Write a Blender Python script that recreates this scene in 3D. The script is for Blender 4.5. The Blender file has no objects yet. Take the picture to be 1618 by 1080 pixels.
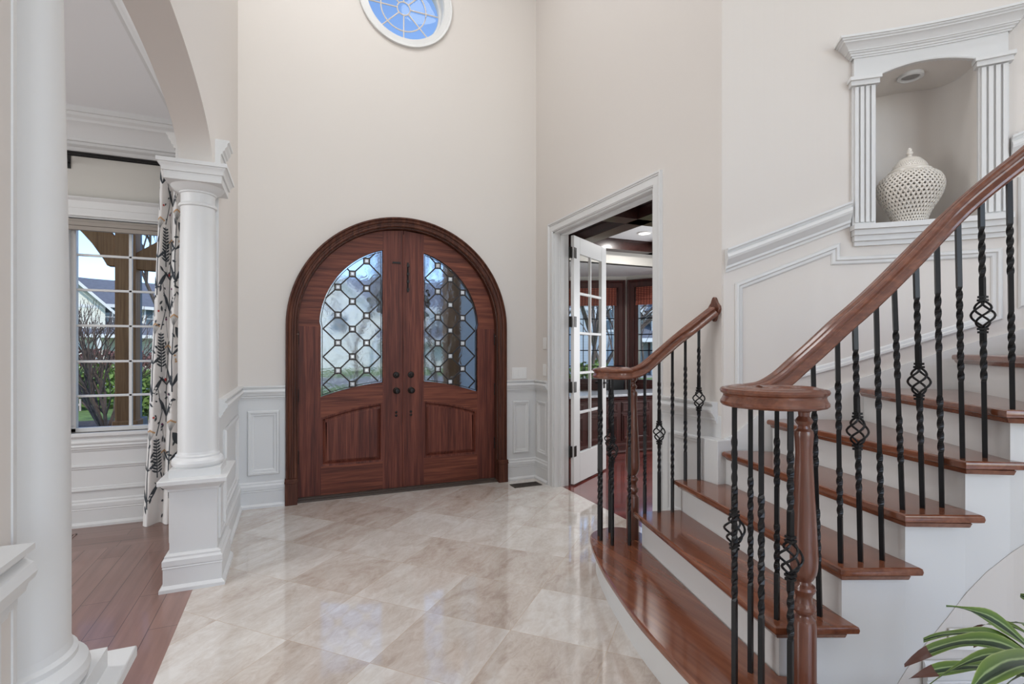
import bpy, bmesh, math, random
from mathutils import Vector, Matrix
from mathutils.geometry import tessellate_polygon
random.seed(7)
S = bpy.context.scene
COL = S.collection
R = math.radians
sin, cos, pi = math.sin, math.cos, math.pi

# ---------------------------------------------------------------- camera
cam_d = bpy.data.cameras.new('camera'); cam = bpy.data.objects.new('camera', cam_d); COL.objects.link(cam)
cam.location = (0, 0, 1.32); cam.rotation_euler = (R(90), 0, R(-23))
cam_d.sensor_width = 36; cam_d.lens = 810 / 1618 * 36; cam_d.shift_y = 12 / 1618
cam_d.clip_start = .05; cam_d.clip_end = 500
S.camera = cam

# ---------------------------------------------------------------- sky and sun
W = bpy.data.worlds.new('sky'); S.world = W; W.use_nodes = True
wn = W.node_tree; bg = wn.nodes['Background']
sky = wn.nodes.new('ShaderNodeTexSky'); sky.sky_type = 'NISHITA'; sky.sun_disc = False
sky.sun_elevation = R(38); sky.sun_rotation = R(200); sky.altitude = 3000; sky.air_density = 1.0; sky.dust_density = .2; sky.ozone_density = 2.5
wn.links.new(sky.outputs[0], bg.inputs[0]); bg.inputs[1].default_value = .36
def light(name, kind, loc, energy, color=(1, 1, 1), size=1, size_y=None, rot=(0, 0, 0), angle=None, spread=None):
    d = bpy.data.lights.new(name, kind); o = bpy.data.objects.new(name, d); COL.objects.link(o)
    o.location = loc; o.rotation_euler = [R(a) for a in rot]; d.energy = energy; d.color = color
    if kind == 'AREA':
        d.shape = 'RECTANGLE' if size_y else 'DISK'; d.size = size
        if size_y: d.size_y = size_y
        if spread: d.spread = R(spread)
    if kind == 'SUN': d.angle = R(angle or 1)
    return o
light('sun', 'SUN', (0, -20, 30), 3.0, (1, .93, .84), angle=2, rot=(48, 0, 25))
# added fill lights, set at the unseen rear wall openings (behind the camera)
for x, e in ((.55, 52), (1.8, 36), (3.05, 22)):
    light('rear_fill_light', 'AREA', (x, -4.86, 2.6), e, (.91, .95, 1), 1.0, 4.2, rot=(-90, 0, 180))
# added fill lights under the foyer ceiling, out of view and without fixtures
for x, y, e in ((.25, 3.6, 19), (.2, 2.4, 25), (1.5, 3.3, 7), (1.5, .9, 9), (3.0, .2, 5), (1.2, -1.8, 12), (2.8, -2.2, 8)):
    light('foyer_fill_light', 'AREA', (x, y, 5.66), e, (.96, .98, 1), .5)
# added fill lights for dining room and office, then the office's own can light
light('dining_side_fill', 'AREA', (-4.35, 2.4, 1.6), 75, (.92, .96, 1), 2.6, 2.0, rot=(0, -90, 0))
light('dining_ceiling_fill', 'AREA', (-2.4, 2.2, 3.03), 20, (1, .96, .92), .5)
light('office_side_fill', 'AREA', (5.25, 4.0, 1.5), 60, (.92, .96, 1), 1.4, 1.5, rot=(0, 90, 0))
light('office_can_light', 'AREA', (3.95, 5.15, 2.735), 12, (1, .97, .93), .12)
S.view_settings.view_transform = 'Standard'; S.view_settings.look = 'None'
S.view_settings.exposure = 0.0; S.view_settings.gamma = 1; S.view_settings.use_curve_mapping = False

# ---------------------------------------------------------------- materials
def newmat(name):
    m = bpy.data.materials.new(name); m.use_nodes = True
    nt = m.node_tree; return m, nt, nt.nodes['Principled BSDF']
def N(nt, t, **kw):
    n = nt.nodes.new(t)
    for k, v in kw.items(): setattr(n, k, v)
    return n
def setp(b, **kw):
    names = dict(rough='Roughness', metal='Metallic', spec='Specular IOR Level', coat='Coat Weight', coatr='Coat Roughness', trans='Transmission Weight', ior='IOR', emis='Emission Strength', sheen='Sheen Weight')
    for k, v in kw.items(): b.inputs[names[k]].default_value = v
def plain(name, col, rough=.5, bump=0, bscale=200, var=.0, vscale=3, **kw):
    m, nt, b = newmat(name); b.inputs['Base Color'].default_value = (*col, 1); setp(b, rough=rough, **kw)
    tc = N(nt, 'ShaderNodeTexCoord')
    if var:
        no = N(nt, 'ShaderNodeTexNoise'); no.inputs['Scale'].default_value = vscale; no.inputs['Detail'].default_value = 4
        nt.links.new(tc.outputs['Object'], no.inputs['Vector'])
        cr = N(nt, 'ShaderNodeValToRGB'); cr.color_ramp.elements[0].position = .3; cr.color_ramp.elements[1].position = .7
        cr.color_ramp.elements[0].color = (*[c * (1 - var) for c in col], 1); cr.color_ramp.elements[1].color = (*[min(1, c * (1 + var)) for c in col], 1)
        nt.links.new(no.outputs['Fac'], cr.inputs[0]); nt.links.new(cr.outputs[0], b.inputs['Base Color'])
    if bump:
        nb = N(nt, 'ShaderNodeTexNoise'); nb.inputs['Scale'].default_value = bscale
        nt.links.new(tc.outputs['Object'], nb.inputs['Vector'])
        bp = N(nt, 'ShaderNodeBump'); bp.inputs['Strength'].default_value = bump; bp.inputs['Distance'].default_value = .002
        nt.links.new(nb.outputs['Fac'], bp.inputs['Height']); nt.links.new(bp.outputs[0], b.inputs['Normal'])
    return m
def wood(name, cols, axis='Z', scale=1.0, rough=.3, coat=.3, coatr=.1, spec=.5, contrast=(.3, .72)):
    """fine grain running along one axis of the world"""
    m, nt, b = newmat(name); setp(b, rough=rough, coat=coat, coatr=coatr, spec=spec)
    g = N(nt, 'ShaderNodeNewGeometry'); mp = N(nt, 'ShaderNodeMapping'); k = 1.1
    s = {'X': (k, 28, 28), 'Y': (28, k, 28), 'Z': (28, 28, k)}[axis]
    mp.inputs['Scale'].default_value = [q * scale for q in s]
    nt.links.new(g.outputs['Position'], mp.inputs['Vector'])
    n1 = N(nt, 'ShaderNodeTexNoise'); n1.inputs['Scale'].default_value = 1; n1.inputs['Detail'].default_value = 6; n1.inputs['Roughness'].default_value = .62; n1.inputs['Distortion'].default_value = .5
    nt.links.new(mp.outputs[0], n1.inputs['Vector'])
    n2 = N(nt, 'ShaderNodeTexNoise'); n2.inputs['Scale'].default_value = 4; n2.inputs['Detail'].default_value = 3
    nt.links.new(mp.outputs[0], n2.inputs['Vector'])
    ad = N(nt, 'ShaderNodeMath', operation='MULTIPLY_ADD'); ad.inputs[1].default_value = .35; nt.links.new(n2.outputs['Fac'], ad.inputs[0])
    mu = N(nt, 'ShaderNodeMath', operation='MULTIPLY'); mu.inputs[1].default_value = .68; nt.links.new(n1.outputs['Fac'], mu.inputs[0]); nt.links.new(mu.outputs[0], ad.inputs[2])
    cr = N(nt, 'ShaderNodeValToRGB'); e = cr.color_ramp.elements
    e[0].position = contrast[0]; e[1].position = contrast[1]; e[0].color = (*cols[0], 1); e[1].color = (*cols[2], 1)
    mid = e.new(sum(contrast) / 2); mid.color = (*cols[1], 1)
    nt.links.new(ad.outputs[0], cr.inputs[0]); nt.links.new(cr.outputs[0], b.inputs['Base Color'])
    return m
def srgb(r, g, b): return tuple(((c / 255) / 12.92 if c / 255 < .04045 else ((c / 255 + .055) / 1.055) ** 2.4) for c in (r, g, b))

M = {}
M['wall'] = plain('greige_wall_paint', srgb(218, 212, 206), .75, bump=.05)
M['white'] = plain('white_trim_paint', srgb(219, 219, 218), .38)
M['ceil'] = plain('white_ceiling_paint', srgb(232, 232, 233), .8)
M['dwall'] = plain('dining_wall_paint', srgb(205, 202, 195), .8)
M['panelw'] = plain('ivory_panel_paint', srgb(218, 212, 206), .45)
tr = [srgb(88, 48, 33), srgb(120, 70, 48), srgb(142, 88, 62)]
M['tread'] = wood('varnished_cherry_treads', tr, 'Y', .55, .22, .6, .06)
M['rail'] = wood('varnished_cherry_handrail', [srgb(78, 40, 26), srgb(108, 60, 40), srgb(134, 82, 57)], 'X', .9, .28, .5, .1)
M['newel'] = wood('varnished_cherry_newel', [srgb(80, 44, 31), srgb(106, 62, 46), srgb(128, 80, 62)], 'Z', .9, .28, .5, .1)
dr = [srgb(50, 24, 18), srgb(96, 49, 38), srgb(132, 75, 58)]
M['doorV'] = wood('mahogany_upright_grain', dr, 'Z', 1, .5, .05, .3, .25)
M['doorH'] = wood('mahogany_cross_grain', [srgb(56, 26, 18), srgb(106, 56, 41), srgb(144, 84, 61)], 'X', 1, .5, .05, .3, .25)
M['doorC'] = wood('mahogany_casing_grain', [srgb(42, 22, 16), srgb(80, 45, 33), srgb(110, 68, 50)], 'Z', 1.2, .55, .03, .3, .25)
M['office_wood'] = wood('dark_cherry_panelling', [srgb(40, 14, 12), srgb(66, 26, 22), srgb(88, 38, 32)], 'Z', 1, .4, .2, .15)
M['beam'] = wood('dark_walnut_beams', [srgb(28, 12, 10), srgb(48, 24, 20), srgb(66, 36, 32)], 'Y', 1, .35, .2, .15)
M['iron'] = plain('satin_black_iron', (.006, .006, .007), .34, spec=.35)
M['bronze'] = plain('oil_rubbed_bronze', (.018, .014, .012), .4, metal=.6)
M['came'] = plain('dark_bronze_came', (.03, .022, .018), .45, metal=.5)
M['porcelain'] = plain('ivory_porcelain', srgb(226, 219, 209), .25, coat=.4)
M['plate'] = plain('white_plastic', srgb(236, 235, 232), .3)
M['slot'] = plain('dark_slot', (.02, .018, .016), .6)
M['sill_metal'] = plain('brown_threshold', srgb(74, 62, 54), .5)
M['vent'] = plain('bronze_vent', srgb(74, 66, 58), .5, metal=.3)
M['granite'] = plain('pale_desk_top', srgb(196, 200, 206), .12, var=.12, vscale=30)
M['timber'] = wood('stained_cedar_post', [srgb(132, 84, 46), srgb(172, 118, 70), srgb(196, 142, 90)], 'Z', .8, .7, 0, .2)
M['grey_timber'] = wood('weathered_grey_timber', [srgb(110, 108, 108), srgb(140, 138, 138), srgb(160, 158, 156)], 'Z', .8, .8, 0)
M['mulch'] = plain('dark_mulch', srgb(74, 66, 66), .95, bump=1, bscale=60, var=.5, vscale=25)
M['lawn'] = plain('lawn', srgb(104, 128, 66), .95, var=.25, vscale=6)
M['asphalt'] = plain('road', srgb(150, 148, 146), .9)
M['bark'] = plain('grey_bark', srgb(92, 80, 74), .9, var=.3, vscale=12)
M['leafout'] = plain('evergreen_leaves', srgb(96, 122, 52), .7, var=.4, vscale=8)
M['redbud'] = plain('russet_twigs', srgb(120, 84, 78), .9, var=.3, vscale=8)
M['roof'] = plain('grey_roof_shingles', srgb(104, 108, 118), .9, var=.12, vscale=4)
M['pot'] = plain('dark_glazed_pot', srgb(60, 58, 58), .35)
M['soil'] = plain('potting_soil', srgb(48, 36, 28), .95, var=.3, vscale=40)
M['wreath'] = plain('dried_wreath', srgb(70, 56, 26), .8, var=.4, vscale=30)
M['chimney'] = plain('pale_brick', srgb(226, 214, 200), .9, var=.1, vscale=20)
M['brick'] = plain('grey_brick', srgb(158, 148, 142), .9, var=.15, vscale=18)
M['hwin'] = plain('house_window_glass', srgb(88, 102, 112), .15)
M['hdoor'] = plain('house_door_paint', srgb(92, 66, 66), .5)

def emit(name, col, s):
    m, nt, b = newmat(name); b.inputs['Base Color'].default_value = (*col, 1)
    b.inputs['Emission Color'].default_value = (*col, 1); b.inputs['Emission Strength'].default_value = s; return m
M['lamp'] = emit('lit_lamp_lens', (1, .97, .92), 6)

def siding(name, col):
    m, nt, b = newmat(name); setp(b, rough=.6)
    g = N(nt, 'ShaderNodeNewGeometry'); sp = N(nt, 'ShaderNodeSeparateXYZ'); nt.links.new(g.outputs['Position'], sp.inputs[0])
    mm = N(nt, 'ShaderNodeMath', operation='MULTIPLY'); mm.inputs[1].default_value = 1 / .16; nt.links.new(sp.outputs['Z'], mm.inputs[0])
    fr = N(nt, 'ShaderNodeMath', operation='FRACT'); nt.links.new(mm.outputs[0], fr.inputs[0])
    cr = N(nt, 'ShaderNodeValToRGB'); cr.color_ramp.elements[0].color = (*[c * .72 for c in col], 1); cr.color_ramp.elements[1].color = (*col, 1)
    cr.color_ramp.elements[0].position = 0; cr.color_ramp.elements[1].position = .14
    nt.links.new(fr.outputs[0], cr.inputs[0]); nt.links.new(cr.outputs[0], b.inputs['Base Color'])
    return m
M['siding_cream'] = siding('cream_lap_siding', srgb(222, 220, 208))
M['siding_grey'] = siding('grey_lap_siding', srgb(176, 184, 188))
M['shingle_white'] = siding('white_gable_boards', srgb(214, 216, 220))

def pane(name):
    m, nt, b = newmat(name); nt.nodes.remove(b); out = nt.nodes['Material Output']
    t = N(nt, 'ShaderNodeBsdfTransparent'); t.inputs[0].default_value = (.97, .98, .98, 1)
    g = N(nt, 'ShaderNodeBsdfGlossy'); g.inputs['Roughness'].default_value = .02
    fr = N(nt, 'ShaderNodeFresnel'); ge = N(nt, 'ShaderNodeNewGeometry'); io = N(nt, 'ShaderNodeMath', operation='MULTIPLY_ADD'); io.inputs[1].default_value = 1 / 1.3 - 1.3; io.inputs[2].default_value = 1.3; nt.links.new(ge.outputs['Backfacing'], io.inputs[0]); nt.links.new(io.outputs[0], fr.inputs[0])
    mx = N(nt, 'ShaderNodeMixShader'); nt.links.new(fr.outputs[0], mx.inputs[0]); nt.links.new(t.outputs[0], mx.inputs[1]); nt.links.new(g.outputs[0], mx.inputs[2])
    nt.links.new(mx.outputs[0], out.inputs[0]); return m
M['glass'] = pane('clear_window_glass')
def seedy(name):
    m, nt, b = newmat(name); b.inputs['Base Color'].default_value = (.60, .63, .68, 1); setp(b, rough=.09, trans=1, ior=1.3)
    tc = N(nt, 'ShaderNodeTexCoord'); n = N(nt, 'ShaderNodeTexNoise'); n.inputs['Scale'].default_value = 9; n.inputs['Detail'].default_value = 2; n.inputs['Distortion'].default_value = 1.0
    nt.links.new(tc.outputs['Object'], n.inputs['Vector'])
    bp = N(nt, 'ShaderNodeBump'); bp.inputs['Strength'].default_value = .45; bp.inputs['Distance'].default_value = .012
    nt.links.new(n.outputs['Fac'], bp.inputs['Height']); nt.links.new(bp.outputs[0], b.inputs['Normal']); return m
M['seedy'] = seedy('wavy_textured_glass')

def tile():
    m, nt, b = newmat('polished_travertine_tiles'); setp(b, rough=.07, spec=.75, coat=.6, coatr=.02)
    L = nt.links.new; g = N(nt, 'ShaderNodeNewGeometry')
    mp = N(nt, 'ShaderNodeMapping'); mp.inputs['Rotation'].default_value = (0, 0, R(-45)); L(g.outputs['Position'], mp.inputs['Vector'])
    sc = N(nt, 'ShaderNodeVectorMath', operation='MULTIPLY_ADD'); sc.inputs[1].default_value = (1 / .455,) * 3; sc.inputs[2].default_value = (.09, 0, 0.5); L(mp.outputs[0], sc.inputs[0])
    fl = N(nt, 'ShaderNodeVectorMath', operation='FLOOR'); L(sc.outputs[0], fl.inputs[0])
    fr = N(nt, 'ShaderNodeVectorMath', operation='FRACTION'); L(sc.outputs[0], fr.inputs[0])
    wn_ = N(nt, 'ShaderNodeTexWhiteNoise', noise_dimensions='3D'); L(fl.outputs[0], wn_.inputs['Vector'])
    off = N(nt, 'ShaderNodeVectorMath', operation='MULTIPLY_ADD'); off.inputs[1].default_value = (9, 9, 9); L(wn_.outputs['Color'], off.inputs[0]); L(mp.outputs[0], off.inputs[2])
    # big soft clouds and stretched veins, different in every tile
    n1 = N(nt, 'ShaderNodeTexNoise'); n1.inputs['Scale'].default_value = 3.2; n1.inputs['Detail'].default_value = 7; n1.inputs['Roughness'].default_value = .6; n1.inputs['Distortion'].default_value = .9
    st = N(nt, 'ShaderNodeMapping'); st.inputs['Scale'].default_value = (.8, 1.7, 1); L(off.outputs[0], st.inputs['Vector'])
    rm = N(nt, 'ShaderNodeMath', operation='MULTIPLY'); rm.inputs[1].default_value = 2.2; L(wn_.outputs['Value'], rm.inputs[0]); rc_ = N(nt, 'ShaderNodeCombineXYZ'); L(rm.outputs[0], rc_.inputs[2]); L(rc_.outputs[0], st.inputs['Rotation']); L(st.outputs[0], n1.inputs['Vector'])
    n2 = N(nt, 'ShaderNodeTexNoise'); n2.inputs['Scale'].default_value = 14; n2.inputs['Detail'].default_value = 8; n2.inputs['Roughness'].default_value = .7; n2.inputs['Distortion'].default_value = 1.5
    L(st.outputs[0], n2.inputs['Vector'])
    mix = N(nt, 'ShaderNodeMath', operation='MULTIPLY_ADD'); mix.inputs[1].default_value = .35; L(n2.outputs['Fac'], mix.inputs[0])
    m1 = N(nt, 'ShaderNodeMath', operation='MULTIPLY_ADD'); m1.inputs[1].default_value = .55; L(n1.outputs['Fac'], m1.inputs[0])
    m2 = N(nt, 'ShaderNodeMath', operation='MULTIPLY'); m2.inputs[1].default_value = .16; L(wn_.outputs['Value'], m2.inputs[0]); L(m2.outputs[0], m1.inputs[2]); L(m1.outputs[0], mix.inputs[2])
    cr = N(nt, 'ShaderNodeValToRGB'); e = cr.color_ramp.elements
    e[0].position = .34; e[0].color = (*srgb(174, 158, 146), 1); e[1].position = .70; e[1].color = (*srgb(226, 222, 217), 1)
    q = e.new(.45); q.color = (*srgb(196, 183, 172), 1); q = e.new(.57); q.color = (*srgb(211, 203, 195), 1)
    L(mix.outputs[0], cr.inputs[0])
    sp = N(nt, 'ShaderNodeSeparateXYZ'); L(fr.outputs[0], sp.inputs[0])
    def edge(o):
        a = N(nt, 'ShaderNodeMath', operation='SUBTRACT'); a.inputs[1].default_value = .5; L(o, a.inputs[0])
        c = N(nt, 'ShaderNodeMath', operation='ABSOLUTE'); L(a.outputs[0], c.inputs[0])
        d = N(nt, 'ShaderNodeMath', operation='GREATER_THAN'); d.inputs[1].default_value = .4968; L(c.outputs[0], d.inputs[0]); return d.outputs[0]
    mxm = N(nt, 'ShaderNodeMath', operation='MAXIMUM'); L(edge(sp.outputs['X']), mxm.inputs[0]); L(edge(sp.outputs['Y']), mxm.inputs[1])
    mc = N(nt, 'ShaderNodeMix', data_type='RGBA'); L(mxm.outputs[0], mc.inputs[0]); L(cr.outputs[0], mc.inputs[6]); mc.inputs[7].default_value = (*srgb(196, 178, 160), 1)
    L(mc.outputs[2], b.inputs['Base Color'])
    return m
M['tile'] = tile()
def planks(name, cols, width, along='Y', rough=.3, coat=.3, gap=.015, length=1.1):
    m, nt, b = newmat(name); setp(b, rough=rough, coat=coat, coatr=.08); L = nt.links.new
    g = N(nt, 'ShaderNodeNewGeometry'); mp = N(nt, 'ShaderNodeMapping')
    if along == 'Y': mp.inputs['Rotation'].default_value = (0, 0, R(-90))
    L(g.outputs['Position'], mp.inputs['Vector'])
    br = N(nt, 'ShaderNodeTexBrick'); br.offset = .37; br.inputs['Scale'].default_value = 1; br.inputs['Brick Width'].default_value = length; br.inputs['Row Height'].default_value = width
    br.inputs['Mortar Size'].default_value = gap * width; br.inputs['Mortar Smooth'].default_value = .3; br.inputs['Bias'].default_value = 0
    br.inputs['Color1'].default_value = (*cols[0], 1); br.inputs['Color2'].default_value = (*cols[1], 1); br.inputs['Mortar'].default_value = (*[c * .35 for c in cols[0]], 1)
    L(mp.outputs[0], br.inputs['Vector'])
    st = N(nt, 'ShaderNodeMapping'); st.inputs['Scale'].default_value = (1.5, 24, 24); L(mp.outputs[0], st.inputs['Vector'])
    no = N(nt, 'ShaderNodeTexNoise'); no.inputs['Scale'].default_value = 1; no.inputs['Detail'].default_value = 6; L(st.outputs[0], no.inputs['Vector'])
    rg = N(nt, 'ShaderNodeMapRange'); rg.inputs[1].default_value = .3; rg.inputs[2].default_value = .7; rg.inputs[3].default_value = .82; rg.inputs[4].default_value = 1.12; L(no.outputs['Fac'], rg.inputs[0])
    mu = N(nt, 'ShaderNodeVectorMath', operation='SCALE'); L(br.outputs['Color'], mu.inputs[0]); L(rg.outputs[0], mu.inputs['Scale'])
    L(mu.outputs[0], b.inputs['Base Color']); return m
M['dfloor'] = planks('grey_brown_oak_planks', [srgb(134, 102, 93), srgb(147, 114, 104)], .127, 'Y')
M['dfloorx'] = planks('grey_brown_oak_border', [srgb(128, 97, 87), srgb(140, 108, 98)], .127, 'X')
M['ofloor'] = planks('red_cherry_planks', [srgb(92, 28, 22), srgb(124, 44, 32)], .09, 'X', rough=.18, coat=.5)
def woven():
    m, nt, b = newmat('woven_bamboo_shade'); setp(b, rough=.7); L = nt.links.new
    g = N(nt, 'ShaderNodeNewGeometry'); sp = N(nt, 'ShaderNodeSeparateXYZ'); L(g.outputs['Position'], sp.inputs[0])
    def stripe(sock, freq, thr):
        a = N(nt, 'ShaderNodeMath', operation='MULTIPLY'); a.inputs[1].default_value = freq; L(sock, a.inputs[0])
        c = N(nt, 'ShaderNodeMath', operation='FRACT'); L(a.outputs[0], c.inputs[0])
        d = N(nt, 'ShaderNodeMath', operation='GREATER_THAN'); d.inputs[1].default_value = thr; L(c.outputs[0], d.inputs[0]); return d.outputs[0]
    mx = N(nt, 'ShaderNodeMath', operation='MAXIMUM'); L(stripe(sp.outputs['Z'], 38, .66), mx.inputs[0])
    ad = N(nt, 'ShaderNodeMath', operation='SUBTRACT'); L(sp.outputs['X'], ad.inputs[0]); L(sp.outputs['Y'], ad.inputs[1])
    L(stripe(ad.outputs[0], 16, .78), mx.inputs[1])
    mc = N(nt, 'ShaderNodeMix', data_type='RGBA'); L(mx.outputs[0], mc.inputs[0]); mc.inputs[6].default_value = (*srgb(176, 96, 76), 1); mc.inputs[7].default_value = (*srgb(86, 34, 28), 1)
    L(mc.outputs[2], b.inputs['Base Color']); return m
M['woven'] = woven()
def leafmat(name, brown):
    m, nt, b = newmat(name); setp(b, rough=.38); L = nt.links.new
    uv = N(nt, 'ShaderNodeUVMap'); sp = N(nt, 'ShaderNodeSeparateXYZ'); L(uv.outputs[0], sp.inputs[0])
    a = N(nt, 'ShaderNodeMath', operation='SUBTRACT'); a.inputs[1].default_value = .5; L(sp.outputs['X'], a.inputs[0])
    c = N(nt, 'ShaderNodeMath', operation='ABSOLUTE'); L(a.outputs[0], c.inputs[0])
    no = N(nt, 'ShaderNodeTexNoise'); no.inputs['Scale'].default_value = 7; L(uv.outputs[0], no.inputs['Vector'])
    ad = N(nt, 'ShaderNodeMath', operation='MULTIPLY_ADD'); ad.inputs[1].default_value = .12; L(no.outputs['Fac'], ad.inputs[0]); L(c.outputs[0], ad.inputs[2])
    cr = N(nt, 'ShaderNodeValToRGB'); e = cr.color_ramp.elements; cr.color_ramp.interpolation = 'EASE'
    e[0].position = .05; e[0].color = (*srgb(26, 46, 26), 1); e[1].position = .60; e[1].color = (*srgb(168, 178, 118), 1)
    for p, q in ((.17, (34, 58, 32)), (.24, (140, 160, 110)), (.30, (72, 100, 40)), (.50, (92, 118, 44))): z = e.new(p); z.color = (*srgb(*q), 1)
    L(ad.outputs[0], cr.inputs[0])
    if brown:
        gt = N(nt, 'ShaderNodeMath', operation='GREATER_THAN'); gt.inputs[1].default_value = .86; L(sp.outputs['Y'], gt.inputs[0])
        mc = N(nt, 'ShaderNodeMix', data_type='RGBA'); L(gt.outputs[0], mc.inputs[0]); L(cr.outputs[0], mc.inputs[6]); mc.inputs[7].default_value = (*srgb(84, 50, 40), 1)
        L(mc.outputs[2], b.inputs['Base Color'])
    else: L(cr.outputs[0], b.inputs['Base Color'])
    return m
M['leaf'] = leafmat('striped_dracaena_leaf', False); M['leafb'] = leafmat('striped_leaf_with_dry_tip', True)
M['stalk'] = plain('plant_cane', srgb(120, 104, 80), .8)
M['cloth'] = plain('white_linen', srgb(232, 230, 228), .85, bump=.1, bscale=600)
M['ink'] = plain('charcoal_print', srgb(66, 72, 78), .85)
M['ink2'] = plain('grey_print', srgb(128, 130, 130), .85)
M['inky'] = plain('ochre_print', srgb(198, 160, 120), .85)
M['inkr'] = plain('red_print', srgb(188, 76, 72), .85)
M['inkp'] = plain('purple_print', srgb(110, 44, 92), .85)
M['shade'] = plain('taupe_roman_shade', srgb(158, 150, 142), .85)

# ---------------------------------------------------------------- mesh helpers
Z = Vector((0, 0, 1))
def V(*a): return Vector(a[0]) if len(a) == 1 else Vector(a)
class MB:
    def __init__(s): s.v = []; s.f = []; s.m = []; s.uv = {}
    def add(s, vs, fs, mat=0):
        o = len(s.v); s.v += [Vector(q) for q in vs]
        for f in fs: s.f.append([o + i for i in f]); s.m.append(mat)
        return s
    def box(s, a, b, mat=0):
        x0, y0, z0 = a; x1, y1, z1 = b
        return s.add([(x0, y0, z0), (x1, y0, z0), (x1, y1, z0), (x0, y1, z0), (x0, y0, z1), (x1, y0, z1), (x1, y1, z1), (x0, y1, z1)],
                     [(0, 3, 2, 1), (4, 5, 6, 7), (0, 1, 5, 4), (1, 2, 6, 5), (2, 3, 7, 6), (3, 0, 4, 7)], mat)
    def plate(s, outer, holes, f3, thick, mat=0):
        """flat polygon with holes; f3(u,v,w) maps to space, w 0..thick"""
        loops = [list(outer)] + [list(h) for h in holes]
        flat = [p for l in loops for p in l]
        tris = tessellate_polygon([[Vector((p[0], p[1], 0)) for p in l] for l in loops])
        n = len(flat)
        vs = [f3(p[0], p[1], 0) for p in flat] + [f3(p[0], p[1], thick) for p in flat]
        fs = [tuple(t) for t in tris] + [tuple(n + i for i in reversed(t)) for t in tris]
        k = 0
        for l in loops:
            m = len(l)
            for i in range(m):
                a, b = k + i, k + (i + 1) % m; fs.append((a, b, n + b, n + a))
            k += m
        return s.add(vs, fs, mat)
    def prism(s, poly, z0, z1, mat=0):
        return s.plate(poly, [], lambda u, v, w: (u, v, z0 + w), z1 - z0, mat)
    def sweep(s, path, prof, mode='up', nrm=None, closed=False, mat=0, caps=True, flip=1):
        """mode 'up': profile (out, up), out = horizontal right-hand side of the path (times flip), mitred.
           mode 'n' : profile (across, out), out = nrm (vector or list), across = in-plane side, mitred."""
        P = [V(p) for p in path]; n = len(P); k = len(prof); vs = []
        for i in range(n):
            if closed: d0 = P[i] - P[i - 1]; d1 = P[(i + 1) % n] - P[i]
            else: d0 = P[i] - P[i - 1] if i else P[1] - P[0]; d1 = P[i + 1] - P[i] if i < n - 1 else P[-1] - P[-2]
            if mode == 'up':
                d0 = V(d0.x, d0.y, 0).normalized(); d1 = V(d1.x, d1.y, 0).normalized()
                n0 = V(d0.y, -d0.x, 0); n1 = V(d1.y, -d1.x, 0)
                b = (n0 + n1); b = b / max(.25, b.dot(n0)); b = b * flip if False else b * flip
                for (a, c) in prof: vs.append(P[i] + b * a + Z * c)
            else:
                w = V(nrm[i]) if isinstance(nrm, list) else V(nrm); w.normalize()
                d0.normalize(); d1.normalize()
                b0 = d0.cross(w).normalized(); b1 = d1.cross(w).normalized()
                b = b0 + b1; b = b / max(.25, b.dot(b0)); b *= flip
                for (a, c) in prof: vs.append(P[i] + b * a + w * c)
        fs = []
        for i in range(n if closed else n - 1):
            for j in range(k):
                a = i * k + j; b2 = i * k + (j + 1) % k; c2 = ((i + 1) % n) * k + (j + 1) % k; d = ((i + 1) % n) * k + j
                fs.append((a, b2, c2, d))
        if caps and not closed: fs += [tuple(range(k)), tuple(reversed(range((n - 1) * k, n * k)))]
        return s.add(vs, fs, mat)
    def lathe(s, c, prof, seg=32, mat=0, sx=1, sy=1):
        c = V(c); vs = []; k = len(prof)
        for i in range(seg):
            a = 2 * pi * i / seg
            for r, z in prof: vs.append(c + V(r * cos(a) * sx, r * sin(a) * sy, z))
        fs = [(i * k + j, ((i + 1) % seg) * k + j, ((i + 1) % seg) * k + j + 1, i * k + j + 1) for i in range(seg) for j in range(k - 1)]
        fs += [tuple(i * k for i in reversed(range(seg))), tuple(i * k + k - 1 for i in range(seg))]
        return s.add(vs, fs, mat)
    def tube(s, path, r, seg=8, mat=0, closed=False):
        P = [V(p) for p in path]; n = len(P); vs = []; up = V(.013, .02, 1)
        for i in range(n):
            t = (P[(i + 1) % n] - P[i - 1]) if closed else (P[min(i + 1, n - 1)] - P[max(i - 1, 0)])
            t.normalize(); u = up if abs(t.dot(up.normalized())) < .97 else V(1, .02, .01)
            a = t.cross(u).normalized(); b = a.cross(t)
            rr = r[i] if isinstance(r, (list, tuple)) else r
            vs += [P[i] + (a * cos(2 * pi * j / seg) + b * sin(2 * pi * j / seg)) * rr for j in range(seg)]
        fs = [(i * seg + j, i * seg + (j + 1) % seg, ((i + 1) % n) * seg + (j + 1) % seg, ((i + 1) % n) * seg + j) for i in range(n if closed else n - 1) for j in range(seg)]
        if not closed: fs += [tuple(reversed(range(seg))), tuple(range((n - 1) * seg, n * seg))]
        return s.add(vs, fs, mat)
    def grid(s, fn, nu, nv, mat=0, uv=False):
        o = len(s.v); vs = [fn(i / nu, j / nv) for i in range(nu + 1) for j in range(nv + 1)]
        if uv:
            for i in range(nu + 1):
                for j in range(nv + 1): s.uv[o + i * (nv + 1) + j] = (i / nu, j / nv)
        return s.add(vs, [(i * (nv + 1) + j, (i + 1) * (nv + 1) + j, (i + 1) * (nv + 1) + j + 1, i * (nv + 1) + j + 1) for i in range(nu) for j in range(nv)], mat)
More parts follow.
